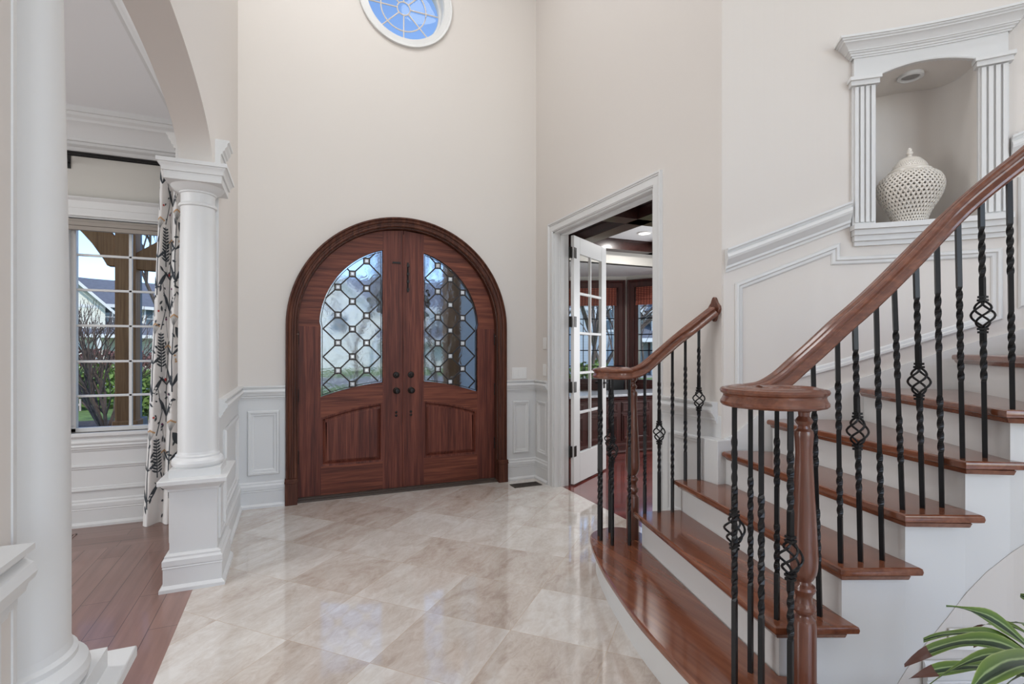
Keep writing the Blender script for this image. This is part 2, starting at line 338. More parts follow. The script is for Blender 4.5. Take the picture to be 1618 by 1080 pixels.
    def build(s, name, mats, parent=None, smooth=True, bevel=0, solid=0, fix=True, **tags):
        if not isinstance(mats, (list, tuple)): mats = [mats]
        me = bpy.data.meshes.new(name)
        zs = min(q.z for q in s.v); xs = [q.x for q in s.v]; ys = [q.y for q in s.v]
        org = V((min(xs) + max(xs)) / 2, (min(ys) + max(ys)) / 2, zs)
        me.from_pydata([q - org for q in s.v], [], s.f)
        for i, m in enumerate(mats): me.materials.append(M[m] if isinstance(m, str) else m)
        me.polygons.foreach_set('material_index', s.m)
        if s.uv:
            ul = me.uv_layers.new(name='UVMap')
            for l in me.loops: ul.data[l.index].uv = s.uv.get(l.vertex_index, (0, 0))
        if fix:
            bm = bmesh.new(); bm.from_mesh(me); bmesh.ops.recalc_face_normals(bm, faces=bm.faces); bm.to_mesh(me); bm.free()
        me.validate(); me.update()
        if smooth:
            me.polygons.foreach_set('use_smooth', [True] * len(me.polygons)); me.set_sharp_from_angle(angle=R(24))
        o = bpy.data.objects.new(name, me); COL.objects.link(o)
        pw = V(parent['_o']) if parent else V(0, 0, 0)
        o.location = org - pw; o['_o'] = list(org)
        if parent: o.parent = parent
        if bevel:
            b = o.modifiers.new('bevel', 'BEVEL'); b.width = bevel; b.segments = 2; b.limit_method = 'ANGLE'; b.angle_limit = R(40); b.harden_normals = False
        if solid:
            b = o.modifiers.new('solid', 'SOLIDIFY'); b.thickness = solid; b.offset = 0
        for k, q in tags.items(): o[k] = q
        return o
def thing(name, loc, **tags):
    o = bpy.data.objects.new(name, None); COL.objects.link(o); o.location = loc; o['_o'] = list(loc); o.empty_display_size = .1
    for k, q in tags.items(): o[k] = q
    return o
ST = dict(kind='structure')
def arc(cx, cz, r, a0, a1, n, rz=None):
    return [(cx + r * cos(R(a0 + (a1 - a0) * i / n)), cz + (rz or r) * sin(R(a0 + (a1 - a0) * i / n))) for i in range(n + 1)]

# moulding profiles
def base_prof(h=.215, t=.022):   # closed (out, up)
    return [(0, 0), (t + .016, 0), (t + .016, .018), (t + .004, .032), (t, .034), (t, h * .62), (t + .004, h * .64), (t, h * .67), (t + .004, h * .70), (t + .004, h * .84), (t - .006, h * .90), (t - .006, h * .95), (.006, h), (0, h)]
def rail_prof(h=.115, t=.05):
    return [(0, 0), (.012, 0), (.014, h * .10), (.024, h * .16), (.024, h * .26), (.034, h * .34), (t - .012, h * .46), (t - .004, h * .52), (t, h * .62), (t - .006, h * .74), (t - .018, h * .80), (t - .012, h * .88), (t - .004, h * .92), (t - .004, h), (0, h)]
def frame_prof(w=.032, t=.016):  # (across, out)
    return [(0, 0), (0, t * .5), (w * .16, t), (w * .42, t), (w * .55, t * .55), (w * .85, t * .5), (w, t * .2), (w, 0)]
def crown_prof(h, t):            # hangs below 0, grows outwards
    return [(0, 0), (t, 0), (t, -h * .13), (t * .90, -h * .13), (t * .88, -h * .20), (t * .78, -h * .25), (t * .76, -h * .31), (t * .70, -h * .33), (t * .62, -h * .38), (t * .46, -h * .54), (t * .40, -h * .64), (t * .40, -h * .70), (t * .32, -h * .71), (t * .30, -h * .77), (t * .20, -h * .82), (t * .18, -h * .90), (t * .10, -h * .91), (t * .08, -h), (0, -h)]
def cas_prof(w=.088, t=.024):    # door/window casing, across from the opening outwards
    return [(0, 0), (0, t * .55), (w * .08, t * .6), (w * .10, t * .75), (w * .62, t * .75), (w * .66, t * .6), (w * .72, t * .9), (w * .80, t * .85), (w * .86, t * 1.1), (w, t * 1.1), (w, 0)]
def frame_rect(mb, p0, p1, nrm, w=.032, t=.016):
    """picture-frame moulding whose outer edge is the rectangle p0-p1 on a vertical wall"""
    p0, p1 = V(p0), V(p1); a = V(p0.x, p0.y, p1.z); c = V(p1.x, p1.y, p0.z)
    path = [p0, c, p1, a]; mid = (p0 + p1) / 2
    d0 = (path[1] - path[0]).normalized(); b = d0.cross(V(nrm).normalized())
    mb.sweep(path, frame_prof(w, t), 'n', nrm, closed=True, flip=1 if b.dot(mid - path[0]) > 0 else -1)

# ================================================================ THE ROOM
XL, YD, XF = -.43, 4.78, 2.30     # arch wall face, door wall face, office-door wall face
# floors
MB().box((-.515, -5, -.1), (2.375, 4.78, 0)).box((2.375, -5, -.1), (4.2, 2.9, 0)).build('floor', 'tile', smooth=False, **ST)
MB().box((-4.6, -.6, -.1), (-.515, 4.20, 0)).build('floor_dining', 'dfloor', smooth=False, **ST)
MB().box((-4.6, 4.20, -.1), (-.515, 4.78, 0)).build('floor_dining_border', 'dfloorx', smooth=False, **ST)
MB().box((2.40, 2.9, -.1), (6.2, 8.2, -.004)).box((2.375, 2.9, -.1), (2.47, 4.4, 0)).build('floor_office', 'ofloor', smooth=False, **ST)
# front wall: entrance arch and round window
EX, EZ, ER = .945, 1.525, .925
outer = [(-4.6, 0), (EX - ER, 0)] + [(EX - ER, EZ)] + arc(EX, EZ, ER, 180, 0, 48)[1:-1] + [(EX + ER, EZ), (EX + ER, 0), (2.45, 0), (2.45, 5.75), (-4.6, 5.75)]
rw = arc(.96, 4.57, .36, 0, 360, 48)[:-1]
wh = [(-1.545, .70), (-.86, .70), (-.86, 2.30), (-1.545, 2.30)]
MB().plate(outer, [rw, wh], lambda u, v, w: (u, YD + w, v), .2).build('wall_front', 'wall', smooth=False, **ST)
# left wall with the elliptical arch into the dining room
ys, yn, zs_ = 3.36, 1.38, 2.36
ell = [(yn + (ys - yn) / 2 + (ys - yn) / 2 * cos(R(a)), zs_ + .27 * max(0, sin(R(a))) ** .9) for a in range(0, 181, 4)]
lw = [(-5, 0), (1.10, 0), (1.10, zs_)] + list(reversed(ell)) + [(3.60, zs_), (3.60, 0), (4.78, 0), (4.78, 5.75), (-5, 5.75)]
MB().plate(lw, [], lambda u, v, w: (XL - w, u, v), .165).build('wall_left', 'wall', smooth=True, **ST)
# right wall with the office doorway
fw = [(2.279, 0), (2.89, 0), (2.89, 2.45), (4.385, 2.45), (4.385, 0), (4.78, 0), (4.78, 5.75), (2.279, 5.75)]
MB().plate(fw, [], lambda u, v, w: (XF + w, u, v), .15).build('wall_right', 'wall', smooth=False, **ST)
# curved stair wall with the niche opening
OX, OY, OR = 1.1072, -.3672, 2.9035
def cw(ang, r=0, z=0): return V(OX + (OR - r) * cos(R(ang)), OY + (OR - r) * sin(R(ang)), z)
NA0, NA1, NZ0 = 40.75, 49.7, 2.0
def nz(a): t = (a - (NA0 + NA1) / 2) / ((NA1 - NA0) / 2); return 2.835 + .048 * (1 - t * t)
mb = MB()
angs = [65.7 - (65.7 - NA1) * i / 14 for i in range(14)] + [NA1 - (NA1 - NA0) * i / 12 for i in range(12)] + [NA0 - (NA0 - 0) * i / 30 for i in range(31)]
for a, b in zip(angs[:-1], angs[1:]):
    inn = b < NA1 - .001 and a > NA0 + .001 or (a <= NA1 + .001 and b >= NA0 - .001)
    zr = [(0, NZ0, NZ0), (nz(a), 5.75, 5.75)] if inn else [(0, 5.75, 5.75)]
    if inn:
        mb.add([cw(a, 0, 0), cw(b, 0, 0), cw(b, 0, NZ0), cw(a, 0, NZ0)], [(0, 1, 2, 3)])
        mb.add([cw(a, 0, nz(a)), cw(b, 0, nz(b)), cw(b, 0, 5.75), cw(a, 0, 5.75)], [(0, 1, 2, 3)])
        mb.add([cw(a, -.12, 0), cw(b, -.12, 0), cw(b, -.12, NZ0), cw(a, -.12, NZ0)], [(3, 2, 1, 0)])
        mb.add([cw(a, -.12, nz(a)), cw(b, -.12, nz(b)), cw(b, -.12, 5.75), cw(a, -.12, 5.75)], [(3, 2, 1, 0)])
    else:
        mb.add([cw(a, 0, 0), cw(b, 0, 0), cw(b, 0, 5.75), cw(a, 0, 5.75)], [(0, 1, 2, 3)])
        mb.add([cw(a, -.12, 0), cw(b, -.12, 0), cw(b, -.12, 5.75), cw(a, -.12, 5.75)], [(3, 2, 1, 0)])
bm_ = mb
bm_.build('wall_stair', 'wall', fix=False, **ST)
# niche shell: superelliptic alcove behind the curved wall, with a gently vaulted top
nc = (NA0 + NA1) / 2
def nich(t, z):        # t 0..1 along the back from one jamb to the other
    ph = pi * t; c_, s_ = cos(ph), sin(ph)
    hx = (abs(c_) ** .62) * (1 if c_ > 0 else -1); dp = .36 * (abs(s_) ** .62)
    return cw(nc + hx * (NA1 - NA0) / 2 * (OR / (OR + dp)) , -dp, z)
mb = MB()
mb.grid(lambda u, v: nich(u, NZ0 + v * (nz(nc + cos(pi * u) * (NA1 - NA0) / 2) - NZ0)), 40, 1)
K = 24
for i in range(K):
    a0 = NA0 + (NA1 - NA0) * i / K; a1 = NA0 + (NA1 - NA0) * (i + 1) / K
    for a_, b_, top in ((a0, a1, 0), (a0, a1, 1)):
        za, zb = (nz(a_), nz(b_)) if top else (NZ0, NZ0)
        mb.add([cw(a_, 0, za), cw(b_, 0, zb), cw(b_, -.40, zb), cw(a_, -.40, za)], [(0, 1, 2, 3)])
mb.build('wall_niche', 'wall', fix=False, **ST)
# rest of the hall, behind the camera
MB().box((4.01, -5, 0), (4.13, -.367, 5.75)).build('wall_side', 'wall', smooth=False, **ST)
rear = [(-.6, 0), (4.13, 0), (4.13, 5.75), (-.6, 5.75)]
MB().plate(rear, [[(x - .5, .5), (x + .5, .5), (x + .5, 4.7), (x - .5, 4.7)] for x in (.55, 1.8, 3.05)], lambda u, v, w: (u, -5 - w, v), .15).build('wall_rear', 'wall', smooth=False, **ST)
MB().box((-.62, -5.15, 5.7), (4.3, 4.98, 5.8)).build('ceiling', 'ceil', smooth=False, **ST)
# dining room shell
MB().box((-4.6, -.7, 3.05), (-.595, 4.78, 3.15)).build('ceiling_dining', 'ceil', smooth=False, **ST)
MB().box((-4.7, -.7, 0), (-4.6, 4.98, 3.15)).build('wall_dining_side', 'dwall', smooth=False, **ST)
MB().box((-4.6, -.7, 0), (-.595, -.6, 3.15)).build('wall_dining_rear', 'dwall', smooth=False, **ST)
wd = [(-4.6, .0), (-.595, .0), (-.595, 3.05), (-4.6, 3.05)]
MB().plate(wd, [wh], lambda u, v, w: (u, YD - .006 + w, v), .006).build('wall_dining_front', 'dwall', smooth=False, **ST)
# office shell with its three-sided bay
MB().box((2.45, 2.72, 0), (6.0, 2.80, 2.85)).build('wall_office_near', 'dwall', smooth=False, **ST)
MB().box((2.30, 4.98, 0), (2.45, 7.4, 3.0)).build('wall_office_left', 'dwall', smooth=False, **ST)
MB().box((5.9, 2.72, 0), (6.0, 5.9, 3.0)).build('wall_office_right', 'dwall', smooth=False, **ST)
MB().box((2.452, 2.80, 2.75), (6.0, 5.74, 2.85)).build('ceiling_office', 'ceil', smooth=False, **ST)
MB().box((2.45, 5.72, 2.46), (6.0, 5.82, 2.80)).build('wall_office_header', 'dwall', smooth=False, **ST)
BAY = [(2.35, 7.32), (3.60, 7.30), (4.77, 6.665), (5.36, 5.75), (5.95, 5.70)]
MB().prism([(2.35, 5.75)] + BAY + [(5.95, 5.75)], 2.46, 2.54).build('ceiling_bay', 'ceil', smooth=False, **ST)

def wall_window(name, i, A, B, u0, u1, z0, z1, ztop, mat, thick=.1):
    """wall facet from A to B (plan) with one window hole between u0 and u1 metres from A"""
    A = V(A[0], A[1], 0); B = V(B[0], B[1], 0); L = (B - A).length; d = (B - A).normalized(); n = V(-d.y, d.x, 0)
    f3 = lambda u, v, w: A + d * u + n * w + Z * v
    MB().plate([(0, 0), (L, 0), (L, ztop), (0, ztop)], [[(u0, z0), (u1, z0), (u1, z1), (u0, z1)]], f3, thick).build(name, mat, smooth=False, **ST)
    return A, d, n
for i in range(4):
    A, B = BAY[i], BAY[i + 1]; L = math.dist(A, B)
    if i == 3: MB().plate([(0, 0), (L, 0), (L, 2.5), (0, 2.5)], [], lambda u, v, w: (A[0] + (B[0] - A[0]) * u / L, A[1] + w + .0, v), .1).build('wall_bay', 'dwall', smooth=False, **ST); continue
    A_, d, n = wall_window('wall_bay', i, A, B, .13, L - .13, .80, 2.29, 2.5, 'dwall')
    r = thing('window_%d' % (i + 3), A_ + d * L / 2 + n * .03 + Z * .8, **ST)
    P = lambda u, z, w=0: A_ + d * u + n * w + Z * z
    mb = MB(); inset = .13
    path = [P(inset, .80), P(L - inset, .80), P(L - inset, 2.29), P(inset, 2.29)]
    b = (path[1] - path[0]).normalized().cross(-n)
    mb.sweep(path, cas_prof(.11, .03), 'n', -n, closed=True, flip=-1 if b.dot(Z) > 0 else 1)
    mb.build('casing', 'office_wood', r)
    mb = MB(); w0, w1 = inset, L - inset
    for (u0, u1, z0, z1) in ((w0, w0 + .06, .8, 2.29), (w1 - .06, w1, .8, 2.29), (w0, w1, .8, .86), (w0, w1, 2.23, 2.29)):
        p = [P(u0, z0, .0), P(u1, z0, .0), P(u1, z1, .0), P(u0, z1, .0)]; q = [x + n * .10 for x in p]
        mb.add(p + q, [(0, 1, 2, 3), (7, 6, 5, 4), (0, 4, 5, 1), (1, 5, 6, 2), (2, 6, 7, 3), (3, 7, 4, 0)])
    mb.build('sash', 'office_wood', r, smooth=False)
    mb = MB(); m = max(2, round((w1 - w0) / .24))
    for k in range(1, m):
        u = w0 + (w1 - w0) * k / m; mb.tube([P(u, .85, .055), P(u, 2.25, .055)], .008, 4)
    for k in range(1, 6): z = .80 + 1.49 * k / 6 + .01; mb.tube([P(w0 + .05, z, .055), P(w1 - .05, z, .055)], .008, 4)
    mb.build('muntins', 'iron', r, smooth=False)
    MB().add([P(w0 + .05, .85, .06), P(w1 - .05, .85, .06), P(w1 - .05, 2.25, .06), P(w0 + .05, 2.25, .06)], [(0, 1, 2, 3)]).build('pane', 'glass', r, smooth=False)
    # woven shade, its own thing
    mb = MB()
    for k in range(9):
        z0 = 2.28 - k * .03; w = .012 + (.01 if k % 3 == 2 else 0) + (.012 if k > 6 else 0)
        p = [P(w0 + .03, z0 - .035, -w), P(w1 - .03, z0 - .035, -w), P(w1 - .03, z0, -w + .008), P(w0 + .03, z0, -w + .008)]
        mb.add(p + [x + n * .006 for x in p], [(0, 1, 2, 3), (7, 6, 5, 4), (0, 4, 5, 1), (1, 5, 6, 2), (2, 6, 7, 3), (3, 7, 4, 0)])
    lab = ['woven bamboo shade in the office bay, seen only through the open door glass', 'woven bamboo shade on the left-hand bay window beside the white door edge', 'woven bamboo shade on the bay window nearest the right door casing'][i]
    mb.build('woven_shade', 'woven', smooth=False, label=lab, category='window shade', group='woven shades in the office bay')

# ================================================================ TRIM
t1 = MB()
bp_, rp = base_prof(), rail_prof()
# front wall, left of the door; arch wall stub
t1.sweep([(XL, 3.70, 0), (XL, YD, 0), (-.075, YD, 0)], bp_); t1.build('baseboard_left', 'white', **ST)
t2 = MB(); t2.sweep([(1.955, YD, 0), (XF, YD, 0), (XF, 4.475, 0)], bp_); t2.build('baseboard_front', 'white', **ST)
t = MB(); t.sweep([(XL, 3.62, .90), (XL, YD, .90), (-.072, YD, .90)], rp); t.build('trim_1', 'white', **ST)
t = MB(); t.sweep([(1.955, YD, .895), (XF, YD, .895), (XF, 4.478, .895)], rp); t.build('trim_2', 'white', **ST)
t = MB(); t.sweep([(XF, 2.80, .885), (XF, 2.31, .885)], rail_prof(.125, .055)); t.build('trim_3', 'white', **ST)
t = MB(); t.sweep([(XL, -4.9, .895), (XL, 1.06, .895)], rp); t.build('trim_4', 'white', **ST)
t = MB(); t.sweep([(XL, -4.9, 0), (XL, .99, 0)], bp_); t.build('baseboard_rear', 'white', **ST)
# painted wainscot skins (paint on the wall below the rail) and panel mouldings
def skin(name, f3, w, z0, z1, th=.004): MB().plate([(0, z0), (w, z0), (w, z1), (0, z1)], [], f3, th).build(name, 'white', smooth=False, **ST)
skin('trim_5', lambda u, v, w: (-.43 + u, YD - w, v), .355, 0, .93)
skin('trim_6', lambda u, v, w: (1.955 + u, YD - w, v), .345, 0, .93)
skin('trim_7', lambda u, v, w: (XL + w, 3.60 + u, v), 1.18, 0, .93)
skin('trim_8', lambda u, v, w: (XF - w, 4.475 + u, v), .30, 0, .93)
skin('trim_9', lambda u, v, w: (XF - w, 2.285 + u, v), .52, 0, .93)
skin('trim_10', lambda u, v, w: (XL + w, -4.9 + u, v), 5.96, 0, .93)
t = MB()
frame_rect(t, (-.36, YD - .004, .27), (-.115, YD - .004, .81), (0, -1, 0), .05, .02)
frame_rect(t, (2.035, YD - .004, .27), (2.215, YD - .004, .80), (0, -1, 0), .04, .018)
frame_rect(t, (XF - .004, 4.52, .27), (XF - .004, 4.72, .80), (-1, 0, 0), .04, .018)
frame_rect(t, (XL + .004, 3.80, .27), (XL + .004, 4.62, .80), (1, 0, 0), .05, .02)
frame_rect(t, (XF - .004, 2.42, .25), (XF - .004, 2.745, .79), (-1, 0, 0), .045, .018)
t.build('trim_11', 'white', **ST)
# plain block where the stair skirt starts
MB().box((2.215, 2.225, .5), (2.32, 2.385, .80)).build('trim_12', 'white', smooth=False, bevel=.003, **ST)
# dining room trim
t = MB(); t.sweep([(-4.55, YD - .006, 0), (-.60, YD - .006, 0)], base_prof(.20, .02)); t.build('baseboard_dining', 'white', **ST)
skin('trim_13', lambda u, v, w: (-4.55 + u, YD - .006 - w, v), 3.95, 0, .70)
t = MB(); t.sweep([(-4.55, YD, 3.05), (-.60, YD, 3.05)], crown_prof(.29, .23)); t.build('trim_14', 'white', **ST)
t = MB(); t.sweep([(-.595, YD, 3.05), (-.595, .5, 3.05)], crown_prof(.29, .23)); t.build('trim_15', 'white', **ST)
t = MB(); frame_rect(t, (-1.60, YD - .010, .26), (-.70, YD - .010, .46), (0, -1, 0), .035, .016); t.build('trim_16', 'white', **ST)

# ---- stair wall: white lower panelling that climbs with the stair, rail, frames
def zrail(a): return 1.897 + (65.7 - a) * .01847       # top edge of the sloping rail
def zskirt(a):                                         # top of the skirt board
    pts = [(65.7, .80), (64.4, .83), (62.2, .925), (59.5, .995), (54.1, 1.10), (46.8, 1.245), (42, 1.344), (37, 1.43), (20, 1.80), (0, 2.3)]
    for (a0, z0), (a1, z1) in zip(pts[:-1], pts[1:]):
        if a >= a1: return z0 + (z1 - z0) * (a0 - a) / (a0 - a1)
    return pts[-1][1]
def curve_strip(name, a0, a1, zlo, zhi, r, th, mat, n=30):
    mb = MB(); A = [a0 + (a1 - a0) * i / n for i in range(n + 1)]
    vs = []
    for a in A: vs += [cw(a, r, zlo(a)), cw(a, r, zhi(a)), cw(a, r + th, zhi(a)), cw(a, r + th, zlo(a))]
    fs = [(i * 4 + j, i * 4 + (j + 1) % 4, i * 4 + 4 + (j + 1) % 4, i * 4 + 4 + j) for i in range(n) for j in range(4)] + [(0, 1, 2, 3), (n * 4 + 3, n * 4 + 2, n * 4 + 1, n * 4)]
    return mb.add(vs, fs).build(name, mat, **ST)
zt_ = lambda a: min(zrail(a) - .05, 5)
curve_strip('trim_17', 65.6, 52.0, lambda a: .3, zt_, 0, .004, 'panelw')
curve_strip('trim_18', 52.0, 38.2, lambda a: .5, lambda a: 1.93, 0, .004, 'panelw')
curve_strip('trim_19', 38.2, 12, lambda a: .6, zt_, 0, .004, 'panelw')
curve_strip('trim_20', 65.6, 12, lambda a: zskirt(a) - .62 if a < 60 else .50, zskirt, .004, .018, 'white', 60)
def curve_rail(name, a0, a1, h=.135, t=.055, n=16):
    p = [cw(a0 + (a1 - a0) * i / n, 0, zrail(a0 + (a1 - a0) * i / n) - h) for i in range(n + 1)]
    mb = MB(); mb.sweep(p, rail_prof(h, t)); return mb.build(name, 'white', **ST)
curve_rail('trim_21', 65.4, 52.1); curve_rail('trim_22', 38.2, 12)
def curve_frame(mb, pts, w=.04, t=.016, flip=1):
    """pts = (angle, z) corners of a closed frame on the curved wall"""
    path, nr = [], []
    for (a0, z0), (a1, z1) in zip(pts, pts[1:] + pts[:1]):
        n = max(1, int(abs(a1 - a0) / 1.5))
        for i in range(n):
            a = a0 + (a1 - a0) * i / n; path.append(cw(a, .004, z0 + (z1 - z0) * i / n)); nr.append(V(OX, OY, 0) - V(cw(a).x, cw(a).y, 0))
    mb.sweep(path, frame_prof(w, t), 'n', nr, closed=True, flip=flip)
t = MB()
curve_frame(t, [(64.3, .965), (64.3, 1.705), (53.1, 1.925), (53.1, 1.845), (38.8, 1.845), (38.8, 1.475), (42, 1.415), (45.9, 1.345), (53.7, 1.205), (58, 1.142), (62, 1.05)], .045, .018, 1)
curve_frame(t, [(37.6, 1.53), (37.6, 2.20), (25, 2.43), (25, 1.80)], .045, .018, 1)
t.build('trim_23', 'white', **ST)

# ---- niche surround
nr = thing('trim_24', cw(45.2, 0, 1.9), **ST)
A0, A1 = 38.35, 51.95
def cbox(mb, a0, a1, z0, z1, r, n=10, mat=0, ztop=None):
    A = [a0 + (a1 - a0) * i / n for i in range(n + 1)]; vs = []
    for a in A: vs += [cw(a, -.005, z0 if not callable(z0) else z0(a)), cw(a, -.005, z1), cw(a, r, z1), cw(a, r, z0 if not callable(z0) else z0(a))]
    fs = [(i * 4 + j, i * 4 + (j + 1) % 4, i * 4 + 4 + (j + 1) % 4, i * 4 + 4 + j) for i in range(n) for j in range(4)] + [(0, 1, 2, 3), (n * 4 + 3, n * 4 + 2, n * 4 + 1, n * 4)]
    mb.add(vs, fs, mat)
mb = MB(); cbox(mb, A0 + .1, A1 - .1, lambda a: (nz(a) if NA0 <= a <= NA1 else 2.83), 2.96, .03, 34); mb.build('frieze', 'white', nr)
mb = MB(); cr_ = crown_prof(.095, .085)
pth = [cw(A1, -.001, 3.04)] + [cw(A1 - (A1 - A0) * i / 20, .03, 3.04) for i in range(21)] + [cw(A0, -.001, 3.04)]
mb.sweep(pth, cr_); mb.build('cornice', 'white', nr)
for (a0, a1) in ((NA1, A1), (A0, NA0)):
    mb = MB(); cbox(mb, a0, a1, 2.015, 2.79, .022, 3)
    wdt = a1 - a0
    for k in range(4):                                   # raised reeds between the flutes
        c0 = a0 + wdt * (.06 + .235 * k); cbox(mb, c0, c0 + wdt * .15, 2.03, 2.785, .034, 1)
    mb.build('pilaster', 'white', nr)
    mb = MB(); p = [cw(a1 + .2, -.001, 2.835), cw(a1 + .2, .03, 2.835), cw(a0 - .35, .03, 2.835), cw(a0 - .35, -.001, 2.835)]
    cbox(mb, a0 - .25, a1 + .25, 2.79, 2.835, .045, 4); cbox(mb, a0 - .4, a1 + .4, 2.815, 2.835, .058, 4); mb.build('capital', 'white', nr)
mb = MB(); cbox(mb, A0 - .15, A1 + .15, 1.985, 2.012, .075, 20); cbox(mb, A0, A1, 1.955, 1.985, .055, 20); cbox(mb, A0 + .1, A1 - .1, 1.925, 1.955, .038, 20); cbox(mb, A0 + .2, A1 - .2, 1.90, 1.925, .022, 20); mb.build('sill', 'white', nr)
mb = MB(); pts = [cw(NA0 + (NA1 - NA0) * i / 24, .031, nz(NA0 + (NA1 - NA0) * i / 24) - .001) for i in range(25)]
mb.tube(pts, .005, 6); mb.build('arch_bead', 'white', nr)
# light in the niche ceiling
c = cw(45.6, -.13, 2.872)
rl = thing('recessed_light', c, label='small unlit recessed light in the ceiling of the wall niche', category='ceiling light')
mb = MB(); mb.lathe(c, [(.062, .012), (.062, -.006), (.05, -.010), (.044, -.004), (.040, .012)], 32); mb.build('trim_ring', 'white', rl)
MB().lathe(c + V(0, 0, .004), [(.0, -.002), (.040, -.004), (.040, .006), (0, .006)], 24).build('lamp_face', plain('grey_bulb_face', srgb(150, 148, 146), .4), rl)

# ---- porcelain jar with pierced lattice body
jc = cw(46.0, -.075, 2.012)
jar = thing('ginger_jar', jc, label='ivory pierced porcelain ginger jar with domed lid standing in the wall niche', category='jar')
bodyp = [(0.0809, 0), (0.0800, .02), (0.0841, .045), (0.0965, .075), (0.1155, .108), (0.1336, .14), (0.1468, .17), (0.1543, .20), (0.1551, .222), (0.1501, .246), (0.1386, .268), (0.1204, .284), (0.0973, .294)]
def ipr(prof, t):
    t *= len(prof) - 1; i = min(int(t), len(prof) - 2); f = t - i
    return prof[i][0] * (1 - f) + prof[i + 1][0] * f, prof[i][1] * (1 - f) + prof[i + 1][1] * f
def lattice(mb, c, prof, na, nv, f=.36):
    c = V(c)
    def P(i, j):
        r, z = ipr(prof, max(0, min(1, j / nv))); a = 2 * pi * i / na; return c + V(r * cos(a), r * sin(a), z)
    for j in range(nv):
        for i in range(na):
            o = .5 if j % 2 else 0; i0 = i + o
            q = [P(i0, j), P(i0 + 1, j), P(i0 + 1, j + 1), P(i0, j + 1)]
            d = [P(i0 + .5, j + .5 - f), P(i0 + .5 + f * .8, j + .5), P(i0 + .5, j + .5 + f), P(i0 + .5 - f * .8, j + .5)]
            mb.add(q + d, [(0, 1, 5, 4), (1, 2, 6, 5), (2, 3, 7, 6), (3, 0, 4, 7)])
mb = MB(); lattice(mb, jc, bodyp, 40, 20, .40); mb.build('body', 'porcelain', jar, solid=.005)
mb = MB(); mb.lathe(jc, [(0.0000, 0), (0.0858, 0), (0.0858, .010), (0.0825, .012), (0.0775, .012), (0.0775, .004), (0.0000, .004)], 40); mb.build('foot', 'porcelain', jar)
lid = MB(); lc = jc + V(0, 0, .292)
lid.lathe(lc, [(0.0924, .0), (0.0998, .004), (0.1015, .012), (0.0957, .018), (0.0858, .022), (0.0825, .030)], 40)
lid.lathe(lc, [(0.0643, .060), (0.0544, .075), (0.0396, .086), (0.0231, .092), (0.0115, .094), (0.0099, .104), (0.0157, .112), (0.0157, .120), (0.0099, .126), (0.0115, .134), (0.0083, .142), (0.0033, .146), (0.0008, .147)], 40)
lidm = lid.build('lid', 'porcelain', jar)
mb = MB(); lattice(mb, lc, [(0.0825, .029), (0.0759, .046), (0.0643, .061)], 44, 4, .30); mb.build('pierced_band', 'porcelain', lidm, solid=.004, smooth=False)

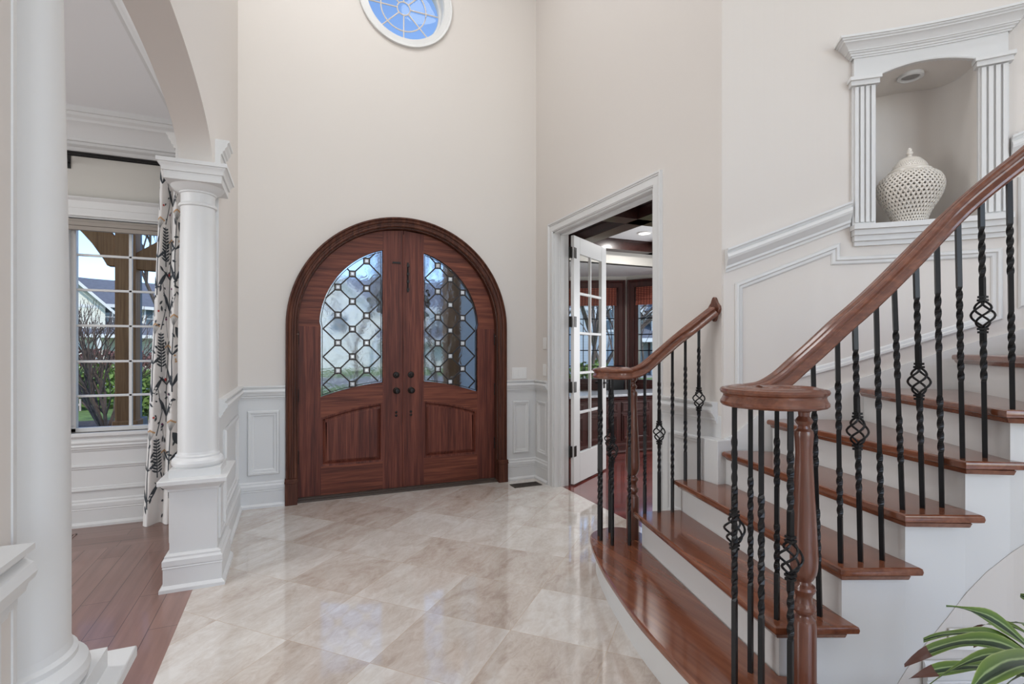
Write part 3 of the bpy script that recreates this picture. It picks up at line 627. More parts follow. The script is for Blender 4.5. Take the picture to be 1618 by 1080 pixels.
# ================================================================ COLUMNS
def column(cy, mir, label):
    """round column on a panelled pedestal at the arch; mir=+1 far one, -1 its mirror image near the camera"""
    cx = -.515; f = lambda y: cy + mir * (y - 3.455)
    def bx(mb, x0, y0, z0, x1, y1, z1): a, b = sorted((f(y0), f(y1))); mb.box((x0, a, z0), (x1, b, z1))
    r = thing('column', (cx, cy, 0), label=label, category='column', group='columns at the dining room arch')
    mb = MB(); bx(mb, -.632, 3.325, 0, -.402, 3.72, .585)
    ya, yb = sorted((f(3.325), f(3.72)))
    ring = [(-.632, yb, 0), (-.632, ya, 0), (-.402, ya, 0), (-.402, yb, 0)]
    mb.sweep(ring, base_prof(.20, .026), closed=False, flip=1)
    mb.build('pedestal', 'white', r)
    mb = MB(); 
    frame_rect(mb, (-.402, ya + .045, .24), (-.402, yb - .10, .53), (1, 0, 0), .03, .012)
    frame_rect(mb, (-.632, ya + .045, .24), (-.632, yb - .10, .53), (-1, 0, 0), .03, .012); mb.build('panel_moulding', 'white', r)
    mb = MB(); bx(mb, -.678, 3.255, .585, -.347, 3.73, .612)
    mb.sweep([(-.632, yb, .585), (-.632, ya, .585), (-.402, ya, .585), (-.402, yb, .585)], [(0, 0), (.036, 0), (.034, -.012), (.018, -.026), (.010, -.034), (.010, -.046), (0, -.046)])
    mb.build('pedestal_cap', 'white', r, bevel=.004)
    mb = MB(); bx(mb, -.638, 3.33, .612, -.385, 3.58, .655)
    mb.lathe((cx, cy, .655), [(0, 0), (.122, 0), (.130, .012), (.132, .026), (.128, .040), (.116, .052), (.112, .054), (.112, .064), (.104, .070), (.101, .085), (0, .085)], 48)
    mb.build('base', 'white', r)
    mb = MB(); mb.lathe((cx, cy, .735), [(.101, 0), (.101, .25), (.098, .7), (.092, 1.1), (.087, 1.40), (.086, 1.44)], 56)
    mb.lathe((cx, cy, 2.175 - .04), [(.086, .0), (.096, .004), (.098, .012), (.094, .02), (.086, .024)], 48)
    mb.build('shaft', 'white', r)
    mb = MB(); mb.lathe((cx, cy, 2.155), [(.086, 0), (.086, .055), (.094, .058), (.094, .066), (.098, .068), (.122, .082), (.136, .10), (.136, .104), (0, .104)], 48)
    ya2, yb2 = sorted((f(3.30), f(3.62)))
    mb.box((-.655, ya2, 2.255), (-.378, yb2, 2.285))
    mb.sweep([(-.655, ya2, 2.285), (-.378, ya2, 2.285), (-.378, yb2, 2.285), (-.655, yb2, 2.285)], [(0, 0), (.001, .012), (.009, .013), (.011, .030), (.014, .038), (.021, .047), (.022, .052), (.030, .054), (.030, .075), (0, .075)], closed=True, flip=1)
    mb.box((-.655, ya2, 2.285), (-.378, yb2, 2.36))
    mb.build('capital', 'white', r)
    # square pier against the end of the wall, its crown above the capital
    mb = MB(); e0, e1 = (3.588, 3.600) if mir > 0 else (1.10, 1.112); mb.box((-.598, e0, .60), (-.427, e1, 2.36)); bx(mb, -.628, 3.46, 2.36, -.400, 3.64, 2.56)
    ya3, yb3 = sorted((f(3.46), f(3.64)))
    cp = [(0, 0), (.045, 0), (.045, -.012), (.036, -.018), (.034, -.034), (.022, -.050), (.020, -.062), (.010, -.068), (.008, -.085), (0, -.085)]
    mb.sweep([(-.400, ya3 + .0, 2.56), (-.400, yb3, 2.56)], cp); mb.sweep([(-.628, yb3, 2.56), (-.628, ya3, 2.56)], cp)
    mb.build('pier', 'white', r)
    return r
column(3.455, 1, 'white round column with square pedestal standing in front of the patterned curtain')
column(1.285, -1, 'thick white column close to the camera at the left edge of the frame')

# ================================================================ FRONT DOOR
d1 = thing('door_1', (EX, 4.84, 0), **ST)
def inset_poly(poly, d):
    n = len(poly); out = []
    ar = sum(poly[i][0] * poly[(i + 1) % n][1] - poly[(i + 1) % n][0] * poly[i][1] for i in range(n)); s = 1 if ar > 0 else -1
    for i in range(n):
        p, q, r_ = poly[i - 1], poly[i], poly[(i + 1) % n]
        d0 = V(q[0] - p[0], q[1] - p[1], 0).normalized(); d1_ = V(r_[0] - q[0], r_[1] - q[1], 0).normalized()
        n0 = V(-d0.y, d0.x, 0) * s; n1 = V(-d1_.y, d1_.x, 0) * s; b = n0 + n1; b = b / max(.3, b.dot(n0))
        out.append((q[0] + b.x * d, q[1] + b.y * d))
    return out
# arched casing with stepped profile, plinth blocks and jamb
path = [(EX - ER + .0, YD, .20), (EX - ER, YD, EZ)] + [(x, YD, z) for x, z in arc(EX, EZ, ER, 180, 0, 56)[1:-1]] + [(EX + ER, YD, EZ), (EX + ER, YD, .20)]
cpf = [(0, 0), (0, .018), (.010, .030), (.022, .030), (.028, .022), (.040, .024), (.046, .036), (.058, .040), (.068, .036), (.074, .048), (.084, .048), (.088, .040), (.088, 0)]
mb = MB(); mb.sweep(path, cpf, 'n', (0, -1, 0), flip=-1); mb.build('casing', 'doorC', d1)
for s_ in (-1, 1):
    x0, x1 = sorted((EX + s_ * (ER - .003), EX + s_ * (ER + .094)))
    mb = MB(); mb.box((x0, YD - .056, 0), (x1, YD + .0, .185)); mb.box((x0 - .004, YD - .062, .185), (x1 + .004, YD, .20)); mb.box((x0 - .002, YD - .058, .20), (x1 + .002, YD, .222)); mb.build('plinth_block', 'doorC', d1, bevel=.003)
mb = MB(); jp = [(EX - ER, 0), (EX - ER, EZ)] + arc(EX, EZ, ER, 180, 0, 56)[1:-1] + [(EX + ER, EZ), (EX + ER, 0)]
jo = [(x, YD + .0, z) for x, z in jp]
mb.sweep(jo, [(-.002, 0), (-.002, -.19), (-.010, -.19), (-.010, 0)], 'n', (0, -1, 0), flip=-1); mb.sweep(jo, [(0, -.103), (0, -.135), (-.030, -.135), (-.030, -.103)], 'n', (0, -1, 0), flip=-1); mb.build('jamb', 'doorC', d1)
MB().box((EX - ER, YD - .01, 0), (EX + ER, 4.99, .018)).box((EX - ER, 4.80, .018), (EX + ER, 4.90, .030)).build('threshold', 'sill_metal', d1, smooth=False)
DF = 4.835   # face of the leaves
def door_leaf(s):
    """s=-1 left leaf, +1 right leaf; geometry drawn for the left one and mirrored"""
    mx = (lambda x: x) if s < 0 else (lambda x: 2 * EX - x)
    f3 = lambda u, v, w: (mx(u), DF + w, v)
    leaf = thing('door_leaf', (mx((.033 + .94) / 2), DF + .02, .03)); leaf.parent = d1; leaf.location = V(leaf['_o']) - V(d1['_o'])
    RL = ER - .012; xi, xo, gx0, gx1, RG = .9415, EX - RL, .215, .752, .742
    za = lambda x, off=0: -1.174 + off + math.sqrt(2.199 ** 2 - (x - EX) ** 2)      # shallow arches of the mid rail
    top = lambda x, r: EZ + math.sqrt(max(0, r * r - (x - EX) ** 2))
    zi = .032
    # hinge stile (straight part), meeting stile, arched head rail, mid rail, bottom rail
    mb = MB()
    mb.plate([(xo, zi), (gx0, zi), (gx0, EZ), (xo, EZ)], [], f3, .045, 0)
    mb.plate([(gx1, zi), (xi, zi), (xi, top(xi, RL)), (gx1, top(gx1, RL))], [], f3, .045, 0)
    n = 22
    xs = [gx0 + (gx1 - gx0) * i / n for i in range(n + 1)]
    innr = [(EX + RG * cos(R(a)), EZ + RG * sin(R(a))) for a in [180 - i * (180 - 105.1) / n for i in range(n + 1)]]
    innr[0] = (gx0, EZ); innr[-1] = (gx1, top(gx1, RG))
    outr = [(EX + RL * cos(R(a)), EZ + RL * sin(R(a))) for a in [180 - i * (180 - 102.2) / n for i in range(n + 1)]]
    outr[0] = (xo, EZ); outr[-1] = (gx1, top(gx1, RL))
    mb.plate(outr + list(reversed(innr)), [], f3, .045, 1)
    gb = [(x, za(x)) for x in xs]; pt = [(x, za(x, -.188)) for x in xs]
    mb.plate(gb + list(reversed(pt)), [], f3, .045, 1)
    mb.plate([(gx0, zi), (gx1, zi), (gx1, .285), (gx0, .285)], [], f3, .045, 1)
    mb.build('frame', ['doorV', 'doorH'], leaf, smooth=False)
    # raised lower panel with bevelled field
    pp = [(gx0, .285), (gx1, .285)] + list(reversed(pt))
    mb = MB(); r0 = pp; r1 = inset_poly(pp, .016); r2 = inset_poly(pp, .024); r3 = inset_poly(pp, .050)
    depth = [.002, .004, .020, .006]; vs = []
    for rr, dd in zip((r0, r1, r2, r3), depth): vs += [f3(x, z, dd) for x, z in rr]
    m = len(pp); fs = [(k * m + i, k * m + (i + 1) % m, (k + 1) * m + (i + 1) % m, (k + 1) * m + i) for k in range(3) for i in range(m)]
    mb.add(vs, fs); tri = tessellate_polygon([[V(x, z, 0) for x, z in r3]])
    mb.add([f3(x, z, .006) for x, z in r3], [tuple(t) for t in tri]); mb.build('raised_panel', 'doorV', leaf, fix=False)
    # glass and its wooden bead
    gp = gb + list(reversed(innr))
    mb = MB(); mb.plate(gp, [], lambda u, v, w: (mx(u), DF + .024 + w, v), .004); mb.build('glass_pane', 'seedy', leaf, smooth=False)
    mb = MB(); mb.sweep([f3(x, z, 0) for x, z in gp], [(0, -.022), (0, .002), (.008, .002), (.012, -.010), (.012, -.022)], 'n', (0, -1, 0), closed=True, flip=1 if s < 0 else -1); mb.build('glazing_bead', 'doorH', leaf)
    # leaded diamond lattice with little square jewels
    def inside(x, z):
        if x < gx0 + .008 or x > gx1 - .008 or z < za(x) + .008: return False
        return z < EZ or (x - EX) ** 2 + (z - EZ) ** 2 < (RG - .008) ** 2
    X0, D = .36, .1252; nodes = {}
    for i in range(-2, 5):
        for j in range(-1, 14):
            if (i + j) % 2: continue
            nodes[(i, j)] = (X0 + D * i, .880 + D * j)
    sq = .0255; lat = MB(); jw = MB()
    squares = [k for k, (x, z) in nodes.items() if 0 <= k[0] <= 2 and inside(x, z - .01) and inside(x, z)]
    for (i, j), (x, z) in nodes.items():
        for dj in (1, -1):
            q = nodes.get((i + 1, j + dj))
            if not q: continue
            a = .0 if (i, j) not in squares else .17; b = 1 if (i + 1, j + dj) not in squares else .83
            if i < -1 or i + 1 > 3: continue
            ts = [a + (b - a) * k / 14 for k in range(15)]
            P = [(x + (q[0] - x) * t, z + (q[1] - z) * t) for t in ts]
            run = [p for p in P if inside(*p)]
            if len(run) >= 2:
                p, e = run[0], run[-1]; lat.sweep([f3(p[0], p[1], .022), f3(e[0], e[1], .022)], [(-.0062, -.001), (-.0062, .005), (.0062, .005), (.0062, -.001)], 'n', (0, -1, 0))
    for k in squares:
        x, z = nodes[k]
        q = [(x - sq, z - sq), (x + sq, z - sq), (x + sq, z + sq), (x - sq, z + sq)]
        lat.sweep([f3(a, b, .022) for a, b in q], [(-.006, -.001), (-.006, .006), (.006, .006), (.006, -.001)], 'n', (0, -1, 0), closed=True)
        h = sq - .006; g = sq * .45
        o4 = [f3(x + a * h, z + b * h, .020) for a, b in ((-1, -1), (1, -1), (1, 1), (-1, 1))]; i4 = [f3(x + a * g, z + b * g, .012) for a, b in ((-1, -1), (1, -1), (1, 1), (-1, 1))]
        jw.add(o4 + i4, [(0, 1, 5, 4), (1, 2, 6, 5), (2, 3, 7, 6), (3, 0, 4, 7), (4, 5, 6, 7)])
    eg = [f3(x, z, .022) for x, z in inset_poly(gp, .013)]
    lat.sweep(eg, [(-.003, -.001), (-.003, .004), (.003, .004), (.003, -.001)], 'n', (0, -1, 0), closed=True)
    lat.build('leaded_lattice', 'came', leaf, smooth=False)
    jw.build('bevelled_jewels', plain('bevelled_glass_jewel', srgb(214, 220, 226), .08, spec=.9), leaf, smooth=False)
    # ironmongery
    kx = mx(.876)
    def disc(name, x, z, prof): 
        b = MB(); b.lathe((0, 0, 0), prof, 28); b.v = [V(x + q.x, DF - q.z, z + q.y) for q in b.v]; return b.build(name, 'bronze', leaf)
    disc('deadbolt', kx, 1.083, [(0, 0), (.027, 0), (.030, .004), (.026, .010), (.016, .012), (.015, .020), (.008, .024), (0, .024)])
    b = MB(); b.lathe((0, 0, 0), [(0, 0), (.028, 0), (.031, .004), (.024, .010), (.011, .014), (.010, .032), (.020, .038), (.027, .048), (.027, .056), (.018, .066), (0, .068)], 28)
    b.v = [V(kx + q.x, DF - q.z, .937 + q.y) for q in b.v]; b.build('door_knob', 'bronze', leaf)
    for zz in (.735, .705): disc('keyhole_cover', kx, zz, [(0, 0), (.011, 0), (.012, .004), (.006, .009), (0, .009)])
    if s < 0:
        MB().box((kx - .035, DF - .008, 2.122), (kx + .040, DF, 2.140)).box((kx - .03, DF - .010, 2.127), (kx + .035, DF - .008, 2.135)).build('latch_plate', 'bronze', leaf, bevel=.001)
    else:
        xb = mx(.905); mb = MB()
        mb.box((xb - .008, DF - .006, 1.86), (xb + .008, DF, 2.14)); mb.tube([(xb, DF - .012, 1.88), (xb, DF - .012, 2.12)], .004, 8)
        for zz in (1.885, 1.96, 2.03, 2.11): mb.box((xb - .011, DF - .018, zz - .012), (xb + .011, DF - .004, zz + .012))
        mb.build('slide_bolt', 'bronze', leaf, bevel=.001)
    for zz in (.38, .92, 1.42):
        hx = mx(xo - .003); b = MB(); b.tube([(hx, DF - .004, zz - .055), (hx, DF - .004, zz + .055)], .009, 10); b.tube([(hx, DF - .004, zz + .055), (hx, DF - .004, zz + .064)], .006, 8); b.build('hinge', 'bronze', leaf)
    b = MB(); hx = mx(xo - .006); b.tube([(hx, DF - .004, 1.455), (hx, DF - .03, 1.455)], .004, 8); b.lathe((hx, DF - .032, 1.450), [(0, 0), (.006, .002), (.007, .006), (0, .011)], 10); b.build('stop_pin', 'plate', leaf)
door_leaf(-1); door_leaf(1)
MB().box((EX - .010, DF - .008, .032), (EX + .014, DF - .001, 2.40)).build('astragal', 'doorV', d1, bevel=.003)
# wreath hanging outside on the doors
wr = thing('wreath', (EX, 4.96, 1.60), label='brown twig wreath with round leaves hung outside, seen through the door glass', category='wreath')
mb = MB()
for k in range(9):
    ph = random.random() * 6; rr = .185 + random.uniform(-.03, .03)
    mb.tube([(EX + (rr + .015 * sin(5 * a + ph)) * cos(a), 4.985 + .02 * sin(3 * a + ph), 1.82 + (rr + .015 * sin(5 * a + ph)) * sin(a)) for a in [2 * pi * i / 40 for i in range(40)]], .011, 6, closed=True)
mb.build('twig_ring', 'wreath', wr)
mb = MB()
for k in range(90):
    a = random.uniform(pi * .95, pi * 2.05) if k < 70 else random.uniform(0, 2 * pi); rr = random.uniform(.12, .31); c = V(EX + rr * cos(a), 4.985 + random.uniform(-.04, .03), 1.82 + rr * sin(a)); q = random.uniform(.012, .026)
    t_ = random.uniform(-.6, .6); mb.add([c + V(q * cos(b) * cos(t_), q * cos(b) * sin(t_), q * sin(b)) for b in [2 * pi * i / 9 for i in range(9)]] , [tuple(range(9))])
mb.build('round_leaves', 'wreath', wr, fix=False)

# ================================================================ ROUND WINDOW
w1 = thing('window_1', (.96, 4.85, 4.21), **ST)
ring = lambda r, y, n=72: [(.96 + r * cos(2 * pi * i / n), y, 4.57 + r * sin(2 * pi * i / n)) for i in range(n)]
mb = MB(); mb.sweep(ring(.36, YD), [(0, 0), (0, .012), (.006, .018), (.05, .018), (.056, .024), (.074, .026), (.078, .020), (.078, 0)], 'n', (0, -1, 0), closed=True, flip=1)
mb.build('casing', 'white', w1)
mb = MB(); mb.sweep(ring(.36, YD), [(0, 0), (0, -.2), (-.004, -.2), (-.004, 0)], 'n', (0, -1, 0), closed=True, flip=1)
mb.sweep(ring(.358, 4.90), [(0, 0), (0, .03), (-.020, .03), (-.024, .02), (-.024, 0)], 'n', (0, -1, 0), closed=True, flip=1); mb.build('frame', 'white', w1)
mb = MB()
for r_ in (.062, .215): mb.tube([(p[0], 4.905, p[2]) for p in ring(r_, 0, 48)], .006, 6, closed=True)
for k in range(8): a = R(45 * k); mb.tube([(.96 + .062 * cos(a), 4.905, 4.57 + .062 * sin(a)), (.96 + .345 * cos(a), 4.905, 4.57 + .345 * sin(a))], .006, 6)
mb.build('muntins', plain('almond_grille', srgb(222, 210, 198), .5), w1)
MB().add([(p[0], 4.915, p[2]) for p in ring(.352, 0)], [tuple(range(72))]).build('pane', 'glass', w1, smooth=False)

# ================================================================ DINING ROOM WINDOW
w2 = thing('window_2', (-1.18, 4.84, .70), **ST)
wx0, wx1, wz0, wz1 = -1.545, -.86, .70, 2.30
mb = MB(); pth = [(wx0, YD - .006, wz0 - .0), (wx0, YD - .006, wz1), (wx1, YD - .006, wz1), (wx1, YD - .006, wz0)]
mb.sweep(pth, cas_prof(.085, .022), 'n', (0, -1, 0), flip=-1)
mb.sweep([(wx0 - .085, YD - .006, wz1 + .15), (wx1 + .085, YD - .006, wz1 + .15)], crown_prof(.05, .05)); mb.box((wx0 - .085, YD - .03, wz1 + .02), (wx1 + .085, YD - .006, wz1 + .15)); mb.box((wx0 - .088, YD - .040, wz1 + .012), (wx1 + .088, YD - .006, wz1 + .032)); mb.box((wx0 - .086, YD - .035, wz1 + .070), (wx1 + .086, YD - .006, wz1 + .080))
mb.build('casing', 'white', w2)
mb = MB()
for (a, b, c, d) in ((wx0, wx0 + .038, wz0, wz1), (wx1 - .038, wx1, wz0, wz1), (wx0, wx1, wz0, wz0 + .03), (wx0, wx1, wz1 - .05, wz1)): mb.box((a, YD + .035, c), (b, YD + .085, d))
mb.box((wx0, YD - .006, wz0), (wx0 + .008, YD + .16, wz1)); mb.box((wx1 - .008, YD - .006, wz0), (wx1, YD + .16, wz1))
mb.build('sash', 'white', w2, bevel=.003)
mb = MB(); gx = wx0 + .038
mb.box((-1.185, YD + .052, wz0 + .02), (-1.163, YD + .075, wz1))
for z in (.968, 1.230, 1.502, 1.772, 2.036): mb.box((wx0 + .03, YD + .052, z - .009), (wx1 - .03, YD + .075, z + .009))
mb.build('muntins', 'white', w2, bevel=.003)
MB().add([(wx0 + .03, YD + .064, wz0 + .02), (wx1 - .03, YD + .064, wz0 + .02), (wx1 - .03, YD + .064, wz1), (wx0 + .03, YD + .064, wz1)], [(0, 1, 2, 3)]).build('pane', 'glass', w2, smooth=False)
mb = MB(); mb.box((wx0 - .10, YD - .055, wz0 - .028), (wx1 + .10, YD + .03, wz0)); mb.sweep([(wx0 - .09, YD - .006, wz0 - .14), (wx1 + .09, YD - .006, wz0 - .14)], rail_prof(.112, .038)); mb.build('sill', 'white', w2, bevel=.004)
mb = MB(); mb.box((-1.484, YD + .02, .86), (-1.474, YD + .03, .95)); mb.box((-1.487, YD + .012, .90), (-1.471, YD + .022, .915)); mb.build('latch', 'white', w2)
mb = MB()
for k in range(3): z = 2.288 - k * .022; mb.box((wx0 + .008, YD - .035 - .012 * (k % 2), z - .028), (wx1 - .008, YD - .010, z))
mb.box((wx0 + .008, YD - .05, 2.205), (wx1 - .008, YD - .012, 2.235)); mb.build('roman_shade', 'shade', smooth=False, bevel=.003, label='taupe roman shade folded up at the top of the dining window', category='window shade')
# curtain rod
rod = thing('curtain_rod', (-1.1, 4.63, 2.72), label='black curtain rod under the crown moulding of the dining room', category='curtain rod')
mb = MB(); mb.tube([(-1.66, 4.62, 2.735), (-.64, 4.62, 2.735)], .011, 12); mb.tube([(-1.66, 4.655, 2.728), (-.64, 4.655, 2.728)], .007, 10); mb.lathe((-1.67, 4.62, 2.715), [(0, 0), (.016, .008), (.02, .02), (.016, .032), (0, .04)], 14); mb.build('rail', 'iron', rod)
for x in (-1.535, -.70): MB().box((x - .006, 4.61, 2.70), (x + .006, 4.774, 2.712)).box((x - .010, 4.768, 2.66), (x + .010, 4.775, 2.76)).build('bracket', 'iron', rod, smooth=False)
# patterned curtain: printed shapes follow the folds
def cur(u, z, off=0):
    """u metres across the fabric 0..~.62, gathered into folds"""
    W0 = .62; flare = 1 + .10 * (1 - z / 2.7) ; x = -.66 - (u / W0) * (.27 + .115 * (1 - z / 2.7))
    ph = u / W0 * 2 * pi * 3.0 + .25 * sin(z * 1.7); am = .030 + .012 * (1 - z / 2.7)
    y = 4.615 + am * sin(ph) - .02 * max(0, .25 - z); dy = am * cos(ph) * 2 * pi * 3 / W0; dx = -.4
    nrm = V(dy, .4, 0).normalized(); nrm = nrm if nrm.y < 0 else -nrm
    return V(x, y, z) + nrm * off
mb = MB(); mb.grid(lambda a, b: cur(a * .62, .004 + b * 2.686), 96, 30, 0)
def blob(u, z, ru, rz, rot, m, n=12, o=.0022):
    if not (.004 < u < .616 and .02 < z < 2.66): return
    pts = []
    for k in range(n):
        a = 2 * pi * k / n; p, q = ru * cos(a), rz * sin(a) ; uu, zz = u + p * cos(rot) - q * sin(rot), z + p * sin(rot) + q * cos(rot)
        uu = min(.619, max(.001, uu)); zz = min(2.68, max(.01, zz))
        pts.append(cur(uu, zz, o))
    mb.add([cur(u, z, o)] + pts, [(0, 1 + i, 1 + (i + 1) % n) for i in range(n)], m)
def stroke(pts, w, m, o=.002):
    if max(p[1] for p in pts) > 2.66 or min(p[1] for p in pts) < .02: return
    P = []
    for (a, b), (c, d) in zip(pts[:-1], pts[1:]):
        for k in range(6): P.append((a + (c - a) * k / 6, b + (d - b) * k / 6))
    P.append(pts[-1]); vs = []; w *= 1.5
    for i, (a, b) in enumerate(P):
        c, d = P[min(i + 1, len(P) - 1)]; e, f = P[max(i - 1, 0)]; L = math.hypot(c - e, d - f) or 1; nx, nz_ = -(d - f) / L, (c - e) / L; ww = w * (1 - .5 * i / len(P))
        for s in (-1, 1):
            uu, zz = a + nx * ww * s, b + nz_ * ww * s
            uu = min(.619, max(.001, uu)); zz = min(2.68, max(.01, zz))
            vs.append(cur(uu, zz, o))
    mb.add(vs, [(2 * i, 2 * i + 1, 2 * i + 3, 2 * i + 2) for i in range(len(P) - 1)], m)
def leaf2(u, z, L, w, ang, m):
    if not (.004 < u < .616 and .02 < z < 2.66): return
    n = 6; vs = []; w *= 1.45
    for i in range(n + 1):
        t = i / n; c, d = u + L * t * cos(ang), z + L * t * sin(ang); ww = w * sin(pi * min(1, t * .9 + .08))
        for s in (-1, 1):
            uu, zz = c - sin(ang) * ww * s, d + cos(ang) * ww * s
            uu = min(.619, max(.001, uu)); zz = min(2.68, max(.01, zz))
            vs.append(cur(uu, zz, .0024))
    mb.add(vs, [(2 * i, 2 * i + 1, 2 * i + 3, 2 * i + 2) for i in range(n)], m)
rc = random.Random(3)
for rep in range(4):
    for ci, u0 in enumerate((.05, .125, .20, .275, .35, .425, .50, .575)):
        zb = rep * .80 - .15 + (.0, .42, .2, .62, .33, .1, .5, .26)[ci]
        k = ci % 5
        if k in (0, 2, 4):       # umbel on a long stem with blade leaves
            stroke([(u0, zb + .02), (u0 + .015, zb + .25), (u0 + .005, zb + .52)], .0045, 1)
            for s in (-3, -2, -1, 0, 1, 2, 3): stroke([(u0 + .005, zb + .52), (u0 + .005 + s * .013, zb + .60 - abs(s) * .006)], .0015, 2); blob(u0 + .005 + s * .014, zb + .605 - abs(s) * .006, .009, .007, 0, 3)
            for s in (-1, 1): leaf2(u0, zb + .06, .17, .011, pi / 2 + s * .55, 1); leaf2(u0 + .01, zb + .30, .11, .007, pi / 2 + s * .9, 1)
            blob(u0 + .05, zb + .80, .011, .009, 0, 5); stroke([(u0 + .02, zb + .66), (u0 + .05, zb + .79)], .002, 1)
        elif k == 1:             # fern and berries
            stroke([(u0, zb), (u0 + .02, zb + .30)], .003, 1)
            for i in range(11):
                t = i / 11
                for s in (-1, 1): leaf2(u0 + .02 * t, zb + .04 + .26 * t, .055 * (1 - .5 * t), .005, pi / 2 + s * 1.05, 1)
            stroke([(u0 + .02, zb + .32), (u0 - .02, zb + .50), (u0 + .03, zb + .70)], .0025, 1)
            for i in range(6): blob(u0 + rc.uniform(-.04, .05), zb + .36 + i * .055, .006, .010, rc.uniform(0, 3), 1)
            blob(u0 - .045, zb + .74, .017, .014, 0, 4); blob(u0 + .05, zb + .46, .010, .008, 0, 4)
        else:                    # purple spike, broad leaf, ochre umbel
            stroke([(u0, zb), (u0 - .02, zb + .22), (u0 + .01, zb + .45)], .003, 1)
            for i in range(9): blob(u0 + .012 + rc.uniform(-.009, .009), zb + .46 + i * .013, .008, .007, 0, 5)
            leaf2(u0 - .02, zb + .12, .13, .024, .9, 1); leaf2(u0 - .01, zb + .24, .10, .020, 2.4, 2)
            stroke([(u0 + .02, zb + .60), (u0 - .01, zb + .76), (u0 + .03, zb + .88)], .0025, 2)
            for i in range(7): blob(u0 + rc.uniform(-.05, .06), zb + .68 + rc.uniform(0, .25), .011, .007, rc.uniform(0, 3), 3)
        for i in range(5): leaf2(u0 + rc.uniform(-.04, .04), zb + rc.uniform(0, .9), rc.uniform(.03, .06), .006, rc.uniform(0, 2 * pi), 1)
mb.build('curtain', ['cloth', 'ink', 'ink2', 'inky', 'inkr', 'inkp'], fix=False, label='white floor-length curtain printed with charcoal ferns and flowers behind the white column', category='curtain')

# ================================================================ OFFICE DOORWAY
d2 = thing('door_2', (2.375, 3.64, 0), **ST)
mb = MB(); mb.sweep([(XF, 2.89, 0), (XF, 2.89, 2.45), (XF, 4.385, 2.45), (XF, 4.385, 0)], cas_prof(.088, .024), 'n', (-1, 0, 0), flip=1)
mb.build('casing', 'white', d2)
mb = MB()
for (a, b) in ((2.89, 2.905), (4.370, 4.385)): mb.box((2.296, a, 0), (2.452, b, 2.45))
mb.box((2.296, 2.89, 2.435), (2.452, 4.385, 2.45)); mb.box((2.36, 4.358, 0), (2.40, 4.371, 2.43)); mb.box((2.36, 2.905, 2.42), (2.40, 4.37, 2.436)); mb.build('jamb', 'white', d2, smooth=False)
mb = MB(); mb.sweep([(2.452, 4.385, 0), (2.452, 4.385, 2.45), (2.452, 2.89, 2.45), (2.452, 2.89, 0)], cas_prof(.09, .03), 'n', (1, 0, 0), flip=1); mb.build('inner_casing', 'office_wood', d2)
# glazed leaf swung into the office, 2 x 5 lights
HX, HY = 2.484, 4.352; dv = V(.681, .46, 0).normalized(); dn = V(dv.y, -dv.x, 0)    # dn faces the camera side
LW, LT = .80, .035
P = lambda u, z, w=0: V(HX, HY, 0) + dv * u + dn * w + Z * z
leaf = thing('door_leaf', P(LW / 2, .01)); leaf.parent = d2; leaf.location = V(leaf['_o']) - V(d2['_o'])
def pb(mb, u0, u1, z0, z1, w0, w1):
    p = [P(u0, z0, w0), P(u1, z0, w0), P(u1, z1, w0), P(u0, z1, w0), P(u0, z0, w1), P(u1, z0, w1), P(u1, z1, w1), P(u0, z1, w1)]
    mb.add(p, [(0, 3, 2, 1), (4, 5, 6, 7), (0, 1, 5, 4), (1, 2, 6, 5), (2, 3, 7, 6), (3, 0, 4, 7)])
su, zr0, zr1 = .135, .30, 2.27
mb = MB(); pb(mb, 0, su, .012, 2.43, -LT / 2, LT / 2); pb(mb, LW - .125, LW, .012, 2.43, -LT / 2, LT / 2); pb(mb, su, LW - .125, .012, zr0, -LT / 2, LT / 2); pb(mb, su, LW - .125, zr1, 2.43, -LT / 2, LT / 2)
mb.build('frame', 'white', leaf, bevel=.003)
mb = MB(); um = (su + LW - .125) / 2; pb(mb, um - .012, um + .012, zr0, zr1, -.014, .014)
for k in range(1, 5): z = zr0 + (zr1 - zr0) * k / 5; pb(mb, su, LW - .125, z - .013, z + .013, -.014, .014)
mb.build('muntins', 'white', leaf, bevel=.004)
MB().add([P(su, zr0), P(LW - .125, zr0), P(LW - .125, zr1), P(su, zr1)], [(0, 1, 2, 3)]).build('glass_pane', 'glass', leaf, smooth=False)
for z in (2.26, 1.59, .955, .33):
    mb = MB(); mb.box((2.452, 4.335, z - .052), (2.466, 4.372, z + .052)); pb(mb, .002, .052, z - .052, z + .052, LT / 2, LT / 2 + .003)
    mb.tube([(2.470, 4.345, z - .054), (2.470, 4.345, z + .054)], .007, 8); mb.build('hinge', 'bronze', leaf, smooth=False)
mb = MB(); q = P(LW - .06, .96, LT / 2); mb.tube([q, q + dn * .04], .009, 10); mb.tube([q + dn * .04, q + dn * .042 - dv * .10], .008, 10); q = P(LW - .06, .96, -LT / 2); mb.tube([q, q - dn * .05], .009, 10); mb.lathe(P(LW - .06, .945, -LT / 2 - .05), [(0, 0), (.02, .006), (.024, .016), (.018, .028), (0, .032)], 16)
pb(mb, LW - .085, LW - .035, .90, 1.02, LT / 2, LT / 2 + .004); mb.build('door_handle', 'bronze', leaf)

